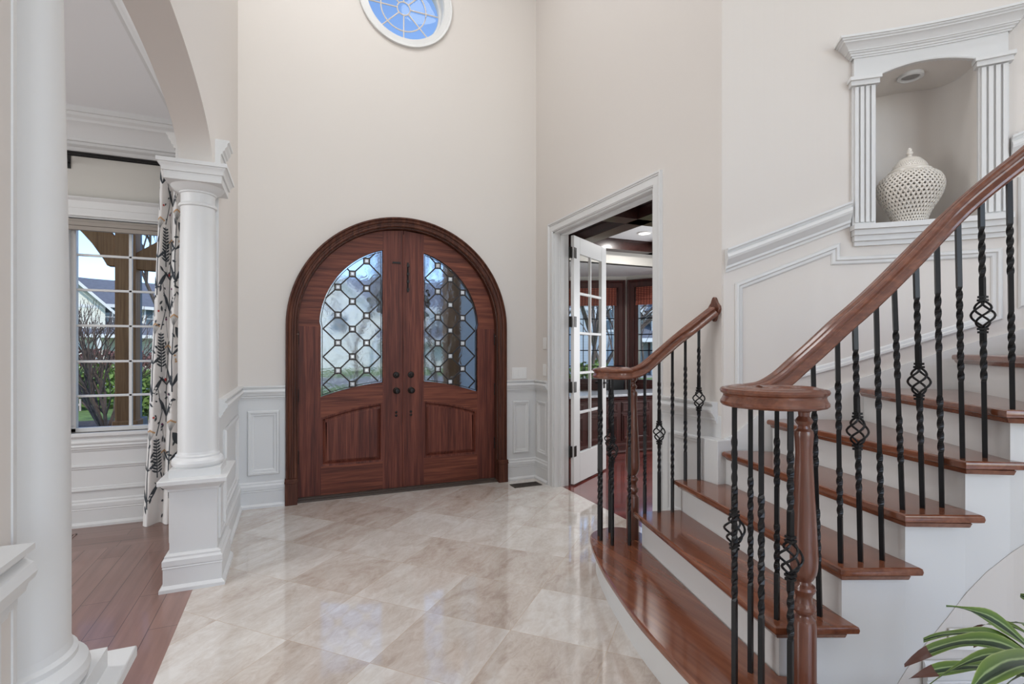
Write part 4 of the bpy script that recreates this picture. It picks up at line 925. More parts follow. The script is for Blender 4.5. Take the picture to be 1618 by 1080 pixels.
# coffered ceiling of the office
mb = MB()
for x in (2.55, 3.24, 4.50, 5.60): mb.box((x - .10, 2.8, 2.615), (x + .10, 5.72, 2.75)); mb.box((x - .115, 2.8, 2.725), (x + .115, 5.72, 2.75))
for y in (3.05, 4.30, 5.66): mb.box((2.452, y - .10, 2.615), (5.9, y + (.10 if y < 5.6 else .06), 2.75)); mb.box((2.452, y - .115, 2.725), (5.9, y + (.115 if y < 5.6 else .06), 2.75))
mb.build('coffer_beams', 'beam', smooth=False, label='dark walnut grid of coffered beams on the office ceiling', category='ceiling beams')
rl = thing('recessed_light', (3.95, 5.15, 2.74), label='lit recessed light between the dark beams of the office ceiling', category='ceiling light')
mb = MB(); mb.lathe((3.95, 5.15, 2.745), [(.085, .004), (.085, -.004), (.070, -.006), (.068, .004)], 32); mb.build('trim_ring', 'plate', rl)
MB().lathe((3.95, 5.15, 2.742), [(0, 0), (.070, 0), (.070, .004), (0, .004)], 32).build('lens', 'lamp', rl)
# desk cabinet under the bay
dk = thing('desk', (4.1, 5.80, 0), label='dark cherry panelled desk with pale stone top below the office windows', category='desk')
mb = MB(); mb.box((2.75, 5.50, .08), (4.95, 6.05, .72)); mb.box((2.78, 5.54, 0), (4.93, 6.02, .08))
mb.sweep([(2.75, 5.50, 0), (4.95, 5.50, 0)], base_prof(.12, .018)); mb.sweep([(2.75, 5.50, .66), (4.95, 5.50, .66)], rail_prof(.06, .025)); mb.build('body', 'office_wood', dk)
for k in range(4):
    x = 2.86 + k * .50; mb = MB(); mb.box((x, 5.488, .52), (x + .44, 5.50, .645)); frame_rect(mb, (x + .01, 5.488, .53), (x + .43, 5.488, .637), (0, -1, 0), .02, .008); dw = mb.build('drawer', 'office_wood', dk)
    mb = MB(); mb.box((x, 5.488, .15), (x + .44, 5.50, .50)); frame_rect(mb, (x + .02, 5.488, .17), (x + .42, 5.488, .48), (0, -1, 0), .035, .012); mb.build('door', 'office_wood', dk)
MB().box((2.72, 5.46, .722), (4.98, 6.08, .75)).build('top', 'granite', dk, smooth=False, bevel=.004)
ch = thing('office_chair', (4.35, 6.42, 0), label='black leather chair behind the office desk', category='chair')
mb = MB(); mb.box((4.12, 6.42, .62), (4.58, 6.50, 1.08)); mb.build('backrest', 'iron', ch, bevel=.035)
MB().box((4.12, 6.24, .42), (4.58, 6.50, .52)).build('seat', 'iron', ch, bevel=.03)
mb = MB(); mb.tube([(4.35, 6.40, .06), (4.35, 6.40, .43)], .03, 12)
for k in range(5): a = 2 * pi * k / 5 + .3; mb.tube([(4.35, 6.40, .09), (4.35 + .2 * cos(a), 6.40 + .2 * sin(a), .03)], .018, 8)
mb.build('base', 'iron', ch)

# ================================================================ STAIRCASE
RZ, TT = .185, .030
st = thing('staircase', (2.0, 1.7, 0), label='curved staircase with glossy cherry treads and white risers', category='staircase')
c2 = lambda p, z: (p[0], p[1], z)
RL_ = {2: (1.865, 2.455), 3: (2.105, 2.400), 4: (2.275, 2.225), 5: (2.520, 2.118), 6: (2.925, 1.865), 7: (3.235, 1.565), 8: (3.55, 1.10), 9: (3.76, .62)}
RR_ = {2: (1.561, 1.286), 3: (1.793, 1.221), 4: (2.035, 1.152), 5: (2.244, 1.071), 6: (2.360, .993), 7: (2.47, .88), 8: (2.56, .74), 9: (2.62, .58)}
nose1 = [(1.256, 1.377), (1.279, 1.521), (1.304, 1.669), (1.330, 1.80), (1.365, 1.93), (1.41, 2.08), (1.459, 2.24), (1.535, 2.44), (1.60, 2.59), (1.66, 2.70), (1.72, 2.757), (1.80, 2.785), (1.885, 2.78), (1.95, 2.735), (1.985, 2.66), (1.985, 2.56), (1.975, 2.43)]
end1 = [(1.635, 1.235), (1.665, 1.14), (1.63, 1.04), (1.56, .98), (1.46, .96), (1.36, .99), (1.28, 1.07), (1.245, 1.18), (1.245, 1.28)]
# smooth the starting tread outline
def chaikin(p, n=2):
    for _ in range(n):
        q = [p[0]]
        for a, b in zip(p[:-1], p[1:]): q += [(a[0] * .75 + b[0] * .25, a[1] * .75 + b[1] * .25), (a[0] * .25 + b[0] * .75, a[1] * .25 + b[1] * .75)]
        p = q + [p[-1]]
    return p
T1 = chaikin(end1 + nose1, 2) + [RL_[2], RR_[2]]
TR = {1: T1,
      2: [(1.832, 2.492), (1.514, 1.262), (1.786, 1.152), (1.80, 1.221), (2.112, 2.405), (2.108, 2.415)],
      3: [(2.055, 2.406), (1.755, 1.198), (2.026, 1.087), (2.042, 1.150), (2.279, 2.222), (2.214, 2.226), (2.214, 2.366)],
      4: [(2.243, 2.222), (1.972, 1.116), (2.222, 1.001), (2.248, 1.069), (2.528, 2.100), (2.32, 2.224)],
      5: [(2.461, 2.108), (2.182, 1.039), (2.365, .940), (2.366, .990), (2.930, 1.855), (2.78, 1.975), (2.60, 2.085)],
      6: [(2.872, 1.870), (2.282, .970), (2.462, .828), (2.476, .876), (3.235, 1.560), (3.12, 1.665), (2.98, 1.790)],
      7: [(3.175, 1.575), (2.392, .853), (2.545, .680), (2.566, .736), (3.548, 1.100), (3.43, 1.31), (3.31, 1.47)],
      8: [(3.47, 1.12), (2.485, .715), (2.60, .52), (2.63, .58), (3.74, .62), (3.68, .84), (3.60, 1.02)]}

for i, poly in TR.items():
    z = RZ * i
    if i == 1:
        ins = inset_poly(T1, .035)[:-2]
        body = ins + [RL_[2], RR_[2]]
    else:
        l0, r0, l1, r1 = RL_[i], RR_[i], RL_[i + 1], RR_[i + 1]
        body = [l0, r0, r1, l1]
        if i == 2: body = [l0, r0, r1, l1]
    mb = MB(); mb.prism(body, 0 if i == 1 else 0, z - TT - .001)
    mb.build('riser', 'white', st, smooth=(i == 1))
    # tread slab with a cove strip below the nosing
    mb = MB(); n_ = len(poly)
    nn = n_ if i == 1 else n_
    rings = [(0.010, -TT), (0.002, -TT + .004), (0, -TT / 2), (.002, -.004), (.009, 0)]
    vs = []
    for d, dz in rings:
        pi_ = inset_poly(poly, d) if i != 1 else inset_poly(poly, d)
        vs += [c2(p, z + dz) for p in pi_]
    fs = [(k * n_ + j, k * n_ + (j + 1) % n_, (k + 1) * n_ + (j + 1) % n_, (k + 1) * n_ + j) for k in range(4) for j in range(n_)]
    top_ = tessellate_polygon([[V(v[0], v[1], 0) for v in vs[-n_:]]]); bot_ = tessellate_polygon([[V(v[0], v[1], 0) for v in vs[:n_]]])
    fs += [tuple(4 * n_ + q for q in t) for t in top_] + [tuple(t) for t in bot_]
    mb.add(vs, fs)
    if i > 1:
        l, c, e = poly[0], poly[1], poly[2]
        ll = (l[0] + .03, l[1] - .01); cc = inset_poly(poly, .022)[1]; ee = (e[0] - .03, e[1] + .034)
        mb.sweep([c2(ll, z - TT - .018), c2(cc, z - TT - .018), c2(ee, z - TT - .018)], [(-.012, 0), (.002, 0), (.006, .004), (.010, .012), (.014, .018), (-.012, .018)], flip=1)
    else:
        q = inset_poly(poly, .026)[:-2]
        mb.sweep([c2(p, z - TT - .014) for p in q], [(-.010, 0), (0, 0), (.004, .006), (.008, .014), (-.010, .014)], flip=-1)
    mb.build('tread', 'tread', st)
# greige wall surface below the stair stringer with its baseboard
SP = [RR_[k] for k in (2, 3, 4, 5, 6, 7, 8, 9)]
def spt(s, w=0):
    for a, b in zip(SP[:-1], SP[1:]):
        L = math.dist(a, b)
        if s <= L or b == SP[-1]:
            d = V(b[0] - a[0], b[1] - a[1], 0).normalized(); p = V(a[0], a[1], 0) + d * s; return p + V(d.y, -d.x, 0) * w
        s -= L
def s_of(x):   # arc length at a given x
    s = 0
    for a, b in zip(SP[:-1], SP[1:]):
        if x <= b[0]: return s + math.dist(a, b) * (x - a[0]) / (b[0] - a[0])
        s += math.dist(a, b)
    return s
edge = [(1.95, 0), (2.008, .12), (2.077, .219), (2.182, .351), (2.30, .52), (2.38, .62), (2.463, .74), (2.53, .86), (2.58, .98), (2.615, 1.10)]
mb = MB(); ed = [(s_of(x), z) for x, z in edge]; ed2 = []
for (a, b), (c, d) in zip(ed[:-1], ed[1:]): ed2 += [(a + (c - a) * k / 5, b + (d - b) * k / 5) for k in range(5)]
ed2.append(ed[-1]); vs = []
for s, z in ed2: vs += [spt(s, .001) + Z * 0, spt(s, .001) + Z * z, spt(s, .0025) + Z * z, spt(s, .0025)]
n = len(ed2) - 1
mb.add(vs, [(i * 4 + j, i * 4 + (j + 1) % 4, i * 4 + 4 + (j + 1) % 4, i * 4 + 4 + j) for i in range(n) for j in range(4)] + [(n * 4 + 3, n * 4 + 2, n * 4 + 1, n * 4)])
mb.build('wall_under_stair', 'wall', smooth=False, **ST)
mb = MB(); s0 = s_of(2.09); mb.sweep([spt(s0 + (s_of(2.61) - s0) * k / 16, .007) for k in range(17)], base_prof(.20, .018)); mb.build('baseboard_stair', 'white', **ST)

# ---- balusters, newels, handrails
def square_ring(z, r, a): return [V(r * cos(a + pi / 4 + pi / 2 * k), r * sin(a + pi / 4 + pi / 2 * k), z) for k in range(4)]
def baluster(parent, base, top, kind, rot=0, zb=None):
    """square iron bar; kind 1 = one long twist, 2 = two twists, 3 = basket with twists"""
    base, top = V(base), V(top); H = top.z - base.z; r = .0105
    if kind == 1: tw = [(.32, .72)]
    elif kind == 2: tw = [(.20, .42), (.58, .80)]
    else:
        f = (zb - base.z) / H; tw = [(f - .26, f - .10), (f + .14, min(.92, f + .34))]
    mb = MB(); vs = []; zs = [0]; h = .006
    def ang(t): return rot + sum(2 * pi * 1.75 * max(0, min(1, (t - a) / (b - a))) * (b - a) / .3 for a, b in tw)
    lev = [0]
    for a, b in tw:
        lev += [a + (b - a) * k / 26 for k in range(27)]
    lev.append(1)
    gap = None
    if kind == 3: gap = (f - .045 / H, f + .045 / H); lev = sorted(set(lev + [gap[0], gap[1]]))
    segs = [lev] if not gap else [[t for t in lev if t <= gap[0]], [t for t in lev if t >= gap[1]]]
    for L in segs:
        o = []
        for t in L:
            c = base.lerp(top, t); o += [V(c.x, c.y, c.z) + q for q in square_ring(0, r, ang(t))]
        n = len(L) - 1
        mb.add(o, [(i * 4 + j, i * 4 + (j + 1) % 4, i * 4 + 4 + (j + 1) % 4, i * 4 + 4 + j) for i in range(n) for j in range(4)] + [(3, 2, 1, 0), (n * 4, n * 4 + 1, n * 4 + 2, n * 4 + 3)])
    bar = mb.build('baluster', 'iron', parent, smooth=False)
    if kind == 3:
        mb = MB(); c = base.lerp(top, f)
        for k in range(4):
            p = []
            for i in range(17):
                t = i / 16; a = rot + pi / 2 * k + t * pi * 1.15; rr = .006 + .027 * sin(pi * t) ** .8
                p.append(c + V(rr * cos(a), rr * sin(a), -.048 + .096 * t))
            mb.tube(p, .0040, 6)
        for s in (-1, 1):
            for q in (0, 1): mb.box(c + V(-.0125 + .001 * q, -.0125 + .001 * q, s * (.052 + .012 * q) - .004), c + V(.0125 - .001 * q, .0125 - .001 * q, s * (.052 + .012 * q) + .004))
        mb.build('basket', 'iron', bar)
    return bar
def newel(parent, x, y, z0, ztop, label=None):
    s = (ztop - z0) / .955
    pr = [(0, 0), (.037, 0), (.037, .235), (.034, .250), (.026, .258), (.022, .266), (.026, .272), (.034, .280), (.036, .288), (.034, .298), (.026, .306), (.024, .320), (.027, .335), (.034, .345), (.036, .352), (.033, .360), (.023, .368), (.021, .376), (.028, .384), (.037, .402), (.041, .425), (.042, .455), (.040, .50), (.036, .58), (.031, .68), (.027, .76), (.0255, .80), (.0275, .838), (.0295, .858), (.0275, .869), (.020, .877), (.0175, .886), (.024, .894), (.0275, .902), (.0225, .910), (.0165, .917), (.0175, .930), (.025, .937), (.0275, .945), (.0265, .955), (0, .955)]
    mb = MB(); mb.lathe((x, y, z0), [(r, z * s) for r, z in pr], 40); return mb.build('newel', 'newel', parent)
RP = [(-.022, 0), (-.028, .002), (-.034, .008), (-.0345, .016), (-.029, .025), (-.0255, .033), (-.0265, .039), (-.033, .044), (-.036, .051), (-.033, .058), (-.024, .061), (-.018, .060), (-.016, .057), (-.012, .062), (0, .066)]
RP = RP + [(-a, b) for a, b in reversed(RP[:-1])]
def catmull(P, n=6):
    P = [V(p) for p in P]; out = []
    for i in range(len(P) - 1):
        p0, p1, p2, p3 = P[max(i - 1, 0)], P[i], P[i + 1], P[min(i + 2, len(P) - 1)]
        for k in range(n):
            t = k / n; out.append(.5 * ((2 * p1) + (p2 - p0) * t + (2 * p0 - 5 * p1 + 4 * p2 - p3) * t * t + (3 * p1 - p0 - 3 * p2 + p3) * t ** 3))
    out.append(P[-1]); return out
def handrail(mb, path, prof=RP):
    n = len(path); vs = []; k = len(prof)
    for i in range(n):
        t = (path[min(i + 1, n - 1)] - path[max(i - 1, 0)]).normalized(); b = t.cross(Z).normalized(); u = b.cross(t)
        for a, c in prof: vs.append(path[i] + b * a + u * c)
    mb.add(vs, [(i * k + j, i * k + (j + 1) % k, (i + 1) * k + (j + 1) % k, (i + 1) * k + j) for i in range(n - 1) for j in range(k)] + [tuple(range(k)), tuple(reversed(range((n - 1) * k, n * k)))])

# right-hand balustrade (inside of the curve, nearest the camera)
br = thing('balustrade', (1.9, 1.15, .185), label='long near balustrade of twisted black iron bars climbing off the right of the frame', category='railing', group='stair balustrades')
CX, CY, CR = 1.438, 1.210, .124
zv = 1.135
def ringp(a, r=CR, z=zv): return V(CX + r * cos(R(a)), CY + r * sin(R(a)), z)
circ = [ringp(a) for a in range(84, 300, 9)] + [ringp(300, .128), ringp(315, .122), ringp(332, .112), ringp(350, .098), ringp(370, .08), ringp(395, .062), ringp(425, .05), ringp(460, .045)]
up = [(2.66, .46, 2.44), (2.60, .60, 2.31), (2.54, .72, 2.20), (2.45, .86, 2.07), (2.375, .945, 1.965), (2.300, 1.020, 1.872), (2.225, 1.082, 1.778), (2.150, 1.122, 1.690), (2.070, 1.152, 1.606), (1.985, 1.182, 1.520), (1.905, 1.208, 1.446), (1.820, 1.232, 1.376), (1.740, 1.254, 1.305), (1.665, 1.276, 1.240), (1.60, 1.296, 1.185), (1.53, 1.316, 1.148)]
pR = catmull(up + [tuple(p) for p in circ], 4)
mb = MB(); handrail(mb, pR); hr = mb.build('handrail', 'rail', br)
mb = MB(); mb.lathe((CX + .02, CY - .0, zv), [(0, .008), (.095, .010), (.098, .02), (.098, .052), (.092, .0595), (.06, .0605), (.045, .0585), (.040, .063), (0, .066)], 40); mb.build('volute_eye', 'rail', hr)
newel(br, 1.544, 1.178, RZ, zv + .004)
def rz_at(path, x, y): return min(path, key=lambda p: (p.x - x) ** 2 + (p.y - y) ** 2)
def lean(b, t): return b, t
B = [((1.479, 1.334), 1, 1, None), ((1.395, 1.326), 1, 3, .70), ((1.338, 1.271), 1, 1, None), ((1.331, 1.160), 1, 1, None), ((1.382, 1.099), 1, 3, .69), ((1.566, 1.299), 2, 2, None)]
for (x, y), lvl, kind, zb in B:
    baluster(br, (x, y, RZ * lvl), (x, y, zv + .01 if lvl == 1 else 1.172), kind, R(17), zb)
up_prs = [((1.726, 1.255), (1.705, 1.264), 1.286, 2, 2, None), ((1.807, 1.234), (1.792, 1.240), 1.359, 3, 2, None), ((1.885, 1.214), (1.866, 1.222), 1.416, 3, 3, 1.025), ((1.969, 1.191), (1.945, 1.200), 1.474, 3, 2, None),
          ((2.032, 1.159), (2.006, 1.170), 1.531, 4, 2, None), ((2.116, 1.140), (2.089, 1.151), 1.600, 4, 3, 1.204), ((2.195, 1.119), (2.168, 1.131), 1.674, 4, 2, None), ((2.242, 1.078), (2.222, 1.086), 1.762, 5, 1, None), ((2.319, 1.047), (2.301, 1.055), 1.850, 5, 3, 1.447), ((2.345, .980), (2.330, .986), 1.918, 6, 2, None),
          ((2.42, .915), (2.41, .915), 2.02, 6, 1, None), ((2.49, .83), (2.48, .83), 2.10, 7, 3, 1.80), ((2.54, .74), (2.535, .74), 2.19, 7, 2, None)]
for (bx_, by_), (tx, ty), tz, lvl, kind, zb in up_prs:
    q = rz_at(pR, tx, ty); baluster(br, (bx_, by_, RZ * lvl), (q.x * .5 + tx * .5, q.y * .5 + ty * .5, q.z + .012), kind, R(20), zb)
# left-hand balustrade, ending on a rosette on the wall
bl = thing('balustrade', (1.95, 2.45, .185), label='short far balustrade of twisted iron bars ending at a wooden rosette on the wall', category='railing', group='stair balustrades')
DX, DY, DR = 1.785, 2.588, .112
def ringl(a, r=DR, z=zv + .012): return V(DX + r * cos(R(a)), DY + r * sin(R(a)), z)
dn_ = [(2.290, 2.312, 1.520), (2.20, 2.335, 1.452), (2.10, 2.358, 1.377), (2.036, 2.386, 1.318), (1.961, 2.415, 1.250), (1.905, 2.432, 1.202), (1.85, 2.448, 1.165)]
cl_ = [ringl(a) for a in range(278, 60, -9)] + [ringl(45, .106), ringl(25, .098), ringl(5, .088), ringl(-20, .07), ringl(-50, .055), ringl(-90, .045)]
pL = catmull(dn_ + [tuple(p) for p in cl_], 4)
mb = MB(); handrail(mb, pL); hl = mb.build('handrail', 'rail', bl)
mb = MB(); mb.lathe((DX + .01, DY, zv + .012), [(0, .008), (.078, .010), (.082, .02), (.082, .052), (.076, .0595), (.05, .0605), (.02, .063), (0, .065)], 36); mb.build('volute_eye', 'rail', hl)
newel(bl, 1.876, 2.560, RZ, zv + .016)
for (x, y), lvl, kind, zt2, zb in [((1.714, 2.675), 1, 2, 1.16, None), ((1.680, 2.601), 1, 2, 1.16, None), ((1.805, 2.695), 1, 3, 1.16, .76), ((1.699, 2.512), 1, 3, 1.16, .735), ((1.791, 2.474), 1, 2, 1.16, None),
                                   ((1.870, 2.435), 2, 2, 1.19, None), ((1.961, 2.420), 2, 3, 1.26, .835), ((2.036, 2.394), 2, 2, 1.326, None), ((2.098, 2.356), 3, 2, 1.39, None), ((2.184, 2.340), 3, 3, 1.452, 1.03)]:
    baluster(bl, (x, y, RZ * lvl), (x, y, zt2), kind, R(20), zb)
# rosette
mb = MB(); oc = []
for k in range(24):
    a = 2 * pi * k / 24; rr = .050 + .008 * cos(4 * a); oc.append((2.325 - 0 + 0 + rr * .78 * cos(a), 1.558 + rr * 1.28 * sin(a)))
mb.plate([(y, z) for y, z in oc], [], lambda u, v, w: (XF - w, u, v), .020); mb.build('rosette', 'newel', bl, bevel=.003)

# ================================================================ PLANT
pl = thing('potted_plant', (1.86, .60, 0), label='striped green dracaena with dry brown leaf tips in the bottom right corner', category='potted plant')
mb = MB(); mb.lathe((1.86, .60, 0), [(0, 0), (.10, 0), (.115, .01), (.15, .17), (.155, .20), (.145, .20), (.138, .17), (0, .17)], 40); mb.build('pot', 'pot', pl)
MB().lathe((1.86, .60, .168), [(0, 0), (.137, 0), (.137, .008), (0, .012)], 32).build('soil', 'soil', pl)
mb = MB(); mb.tube([(1.86, .60, .17), (1.855, .61, .30), (1.85, .62, .42)], .014, 10); mb.build('cane', 'stalk', pl)
th = R(23); Fv = V(sin(th), cos(th), 0); Rv = V(cos(th), -sin(th), 0)
def wp(px, py, d): return V(0, 0, 1.32) + Fv * d + Rv * ((px - 809) / 810 * d) + Z * ((552 - py) / 810 * d)
def plant_leaf(base, tip, lift, w, brown, tilt=0, seed=0):
    rr = random.Random(seed); base, tip = V(base), V(tip); mid = (base + tip) / 2 + Z * lift; m1 = base.lerp(mid, .66) + Z * lift * .35
    side = (tip - base).cross(Z).normalized(); side = (side + Z * tilt).normalized()
    def fn(u, v):
        t = v; p = (1 - t) ** 3 * base + 3 * (1 - t) ** 2 * t * m1 + 3 * (1 - t) * t * t * (mid.lerp(tip, .35) + Z * lift * .2) + t ** 3 * tip
        wid = w * (min(1, .25 + t * 2.6) if t < .3 else 1) * (1 - max(0, (t - .55) / .45) ** 1.8) ; wid = max(wid, .0006)
        a = (u - .5) * 2; return p + side * a * wid + Z * (abs(a) * wid * .35) + Z * .006 * sin(t * 13 + seed) * a
    mb = MB(); mb.grid(fn, 6, 22, 0, uv=True); return mb.build('leaf', 'leafb' if brown else 'leaf', pl, fix=False)
crown = V(1.85, .62, .40)
LV = [((1495, 957, 1.42), .10, .023, 0), ((1459, 1011, 1.40), .13, .020, 0), ((1429, 1051, 1.33), .16, .026, 1), ((1436, 1072, 1.22), .09, .024, 1), ((1538, 1020, 1.55), .10, .018, 1), ((1532, 996, 1.58), .15, .010, 1), ((1467, 1082, 1.18), .15, .016, 0),
      ((1594, 985, 1.60), .10, .024, 0), ((1612, 940, 1.50), .10, .022, 0), ((1530, 1095, 1.05), .14, .036, 0)]
for k, ((a, b, d), lf, w, brn) in enumerate(LV): plant_leaf(crown + V(random.uniform(-.01, .01), random.uniform(-.01, .01), -.02 + .01 * (k % 4)), wp(a, b, d), lf, w, brn, (.55, .5, .3, .1, -.15, .3, .15, .35, .35, .15)[k], k)
for k in range(14):
    a = R(-150 + 330 * k / 14 if k < 11 else random.uniform(-60, 90)); L = random.uniform(.26, .38)
    if 1.9 < a < 3.3: continue
    plant_leaf(crown, crown + V(L * cos(a), L * sin(a) * .6 - .02, random.uniform(-.12, .12)), .10, .022, k % 3 == 0, 0, 30 + k)

# ================================================================ SMALL FITTINGS
def vent(name_loc, a, b, nsl, along, lab, m):
    r = thing('floor_vent', name_loc, label=lab, category='floor vent'); x0, y0 = a; x1, y1 = b
    mb = MB(); 
    for (p, q) in (((x0, y0), (x1, y0 + .012)), ((x0, y1 - .012), (x1, y1)), ((x0, y0), (x0 + .012, y1)), ((x1 - .012, y0), (x1, y1))): mb.box((p[0], p[1], .0), (q[0], q[1], .005))
    mb.build('frame', m, r, smooth=False)
    mb = MB()
    for k in range(nsl):
        if along == 'x': x = x0 + .012 + (x1 - x0 - .024) * (k + .5) / nsl; mb.box((x - .0035, y0 + .01, .001), (x + .0035, y1 - .01, .004))
    mb.build('slats', m, r, smooth=False)
    MB().box((x0 + .01, y0 + .01, .0005), (x1 - .01, y1 - .01, .0015)).build('duct_opening', 'slot', r, smooth=False)
vent((2.08, 4.55, 0), (1.935, 4.49), (2.225, 4.62), 16, 'x', 'bronze floor register set in the stone tiles right of the front door', 'vent')
vent((-1.54, 4.53, 0), (-1.66, 4.47), (-1.43, 4.59), 9, 'x', 'brown floor register in the dining room planks under the window', M['dfloorx'])
def plate_thing(cat, lab, f3, w, h, rockers, slots=False):
    r = thing('light_switch' if not slots else 'wall_outlet', f3(w / 2, 0, 0), label=lab, category=cat)
    mb = MB(); mb.plate([(0, 0), (w, 0), (w, h), (0, h)], [], f3, .006); mb.build('cover_plate', 'plate', r, bevel=.0015)
    for k in range(rockers):
        c = w * (k + .5) / rockers; mb = MB(); mb.plate([(c - .017, h / 2 - .034), (c + .017, h / 2 - .034), (c + .017, h / 2 + .034), (c - .017, h / 2 + .034)], [], lambda u, v, q: f3(u, v, .006 + q + .003 * (v > h / 2)), .003); mb.build('rocker', 'plate', r, bevel=.001)
    if slots:
        for c in (w * .3, w * .72):
            mb = MB(); mb.plate([(c - .017, h / 2 - .015), (c + .017, h / 2 - .015), (c + .017, h / 2 + .015), (c - .017, h / 2 + .015)], [], lambda u, v, q: f3(u, v, .006 + q), .003); s2 = mb.build('socket', 'plate', r, bevel=.002)
            mb = MB()
            for dz in (-.006, .006): mb.plate([(c - .004, h / 2 + dz - .001), (c + .004, h / 2 + dz - .001), (c + .004, h / 2 + dz + .001), (c - .004, h / 2 + dz + .001)], [], lambda u, v, q: f3(u, v, .009 + q), .0006)
            mb.build('slots', 'slot', s2, smooth=False)
plate_thing('light switch', 'white triple rocker switch on the wall right of the front door', lambda u, v, w: V(2.028 + u, YD - w, 1.025 + v), .162, .115, 3)
plate_thing('light switch', 'lower single switch left of the office door casing', lambda u, v, w: V(XF - w, 4.54 + u, 1.06 + v), .072, .115, 1)
plate_thing('light switch', 'upper blank-looking white switch plate left of the office door casing', lambda u, v, w: V(XF - w, 4.54 + u, 1.325 + v), .072, .115, 1)
s5 = s_of(2.178)
plate_thing('outlet', 'white wall outlet above the baseboard behind the plant leaves', lambda u, v, w: spt(s5 + u, .007 + w) + Z * (.240 + v), .120, .074, 0, True)

# ================================================================ OUTSIDE
GZ = -.16
MB().box((-80, 4.98, GZ - .2), (80, 120, GZ)).build('ground_lawn', 'lawn', smooth=False, kind='structure')
MB().box((-8, 4.99, GZ), (9, 7.9, GZ + .03)).box((-7, 7.9, GZ), (-.2, 13, GZ + .03)).build('ground_mulch', 'mulch', smooth=False, kind='structure')
MB().box((-.3, 4.98, GZ + .03), (2.3, 12, GZ + .06)).build('porch_floor', plain('porch_concrete', srgb(170, 166, 160), .8), smooth=False, kind='structure')
MB().box((-80, 22, GZ), (80, 28, GZ + .02)).build('road', 'asphalt', smooth=False, kind='structure')
# timber porch post with curved braces
pp = thing('porch_post', (-1.81, 7.30, GZ), label='brown cedar porch post with two curved braces outside the dining window', category='post')
x, y = -1.80, 7.30
MB().box((x - .10, y - .10, GZ + .03), (x + .10, y + .10, 3.1)).build('post', 'timber', pp, bevel=.008)
MB().box((x - .125, y - .125, GZ + .03), (x + .125, y + .125, .50)).build('plinth', 'timber', pp, bevel=.015)
def brace(lo):
    MB().plate(lo, [], lambda u, v, w: (x + u, y - .06 + w, v), .12).build('brace', 'timber', pp, bevel=.008)
brace([(-.08, 2.285), (-.183, 2.285), (-.215, 2.35), (-.25, 2.41), (-.324, 2.53), (-.41, 2.64), (-.50, 2.74), (-.68, 2.91), (-.92, 3.10), (-.60, 3.12), (-.40, 2.93), (-.20, 2.72), (-.08, 2.60)])
brace([(.08, 2.26), (.29, 2.25), (.37, 2.40), (.48, 2.58), (.64, 2.76), (.88, 2.95), (1.08, 3.10), (.80, 3.12), (.55, 2.84), (.37, 2.65), (.08, 2.44)])
MB().box((x - 1.3, y - .10, 3.10), (x + 3.4, y + .10, 3.35)).build('beam', 'timber', pp, bevel=.01)
p2 = thing('porch_post', (-1.845, 7.665, GZ), label='weathered grey porch post standing just behind the brown cedar one', category='post')
MB().box((-1.93, 7.58, GZ + .03), (-1.76, 7.75, 3.1)).build('post', 'grey_timber', p2, bevel=.01)
MB().box((-1.95, 7.56, GZ + .03), (-1.71, 7.78, .48)).build('plinth', 'grey_timber', p2, bevel=.01)
# porch pier beside the door, seen through the right leaf
MB().box((2.50, 7.56, GZ), (2.95, 8.0, 3.6)).build('brick_pier', 'brick', smooth=False, bevel=.01, label='brick porch pier outside, blurred behind the right door glass', category='pier')
MB().box((2.14, 7.56, GZ), (2.42, 7.84, 3.6)).build('porch_post', 'timber', smooth=False, bevel=.01, label='tall brown porch post blurred behind the right door glass', category='post')

def tree(name, base, h, mat, label, cat, seed, spread=.5, n0=1, r0=.06, depth=5, group=None):
    rr = random.Random(seed); mb = MB()
    def grow(p, d, L, r, k):
        q = p + d * L * .5 + V(rr.uniform(-1, 1), rr.uniform(-1, 1), 0) * L * .05; e = q + (d + V(rr.uniform(-.15, .15), rr.uniform(-.15, .15), .05)).normalized() * L * .5
        mb.tube([p, q, e], [r, r * .85, r * .7], 5 if k > 1 else 3)
        if k == 0: return
        for _ in range(rr.choice((2, 3, 3))):
            nd = (d + V(rr.uniform(-1, 1), rr.uniform(-1, 1), rr.uniform(-.3, .6)) * spread).normalized(); grow(e, nd, L * rr.uniform(.62, .82), r * .62, k - 1)
        if k > 2: grow(q, (d + V(rr.uniform(-1, 1), rr.uniform(-1, 1), .2) * spread * 1.3).normalized(), L * .6, r * .5, k - 2)
    for _ in range(n0):
        d = V(rr.uniform(-1, 1), rr.uniform(-1, 1), 0) * (.55 if n0 > 1 else .05) + Z; grow(V(base), d.normalized(), h * .28, r0, depth)
    kw = dict(label=label, category=cat)
    if group: kw['group'] = group
    return mb.build(name, mat, **kw)
def bush(name, c, r, mat, label, seed, n=900, s=.10, cat='bush'):
    rr = random.Random(seed); mb = MB(); c = V(c)
    for _ in range(n):
        v = V(rr.gauss(0, 1), rr.gauss(0, 1), rr.gauss(0, 1)).normalized(); p = c + V(v.x * r[0], v.y * r[1], v.z * r[2]) * rr.uniform(.55, 1)
        a = V(rr.uniform(-1, 1), rr.uniform(-1, 1), rr.uniform(-1, 1)).normalized(); b = a.cross(V(rr.uniform(-1, 1), rr.uniform(-1, 1), rr.uniform(-1, 1))).normalized(); q = s * rr.uniform(.6, 1.2)
        mb.add([p - a * q, p + b * q * .5, p + a * q, p - b * q * .5], [(0, 1, 2, 3)])
    return mb.build(name, mat, fix=False, smooth=False, label=label, category=cat)
def at(px, py_ground=None, d=None): return V(0, 0, 0) + Fv * d + Rv * ((px - 809) / 810 * d)
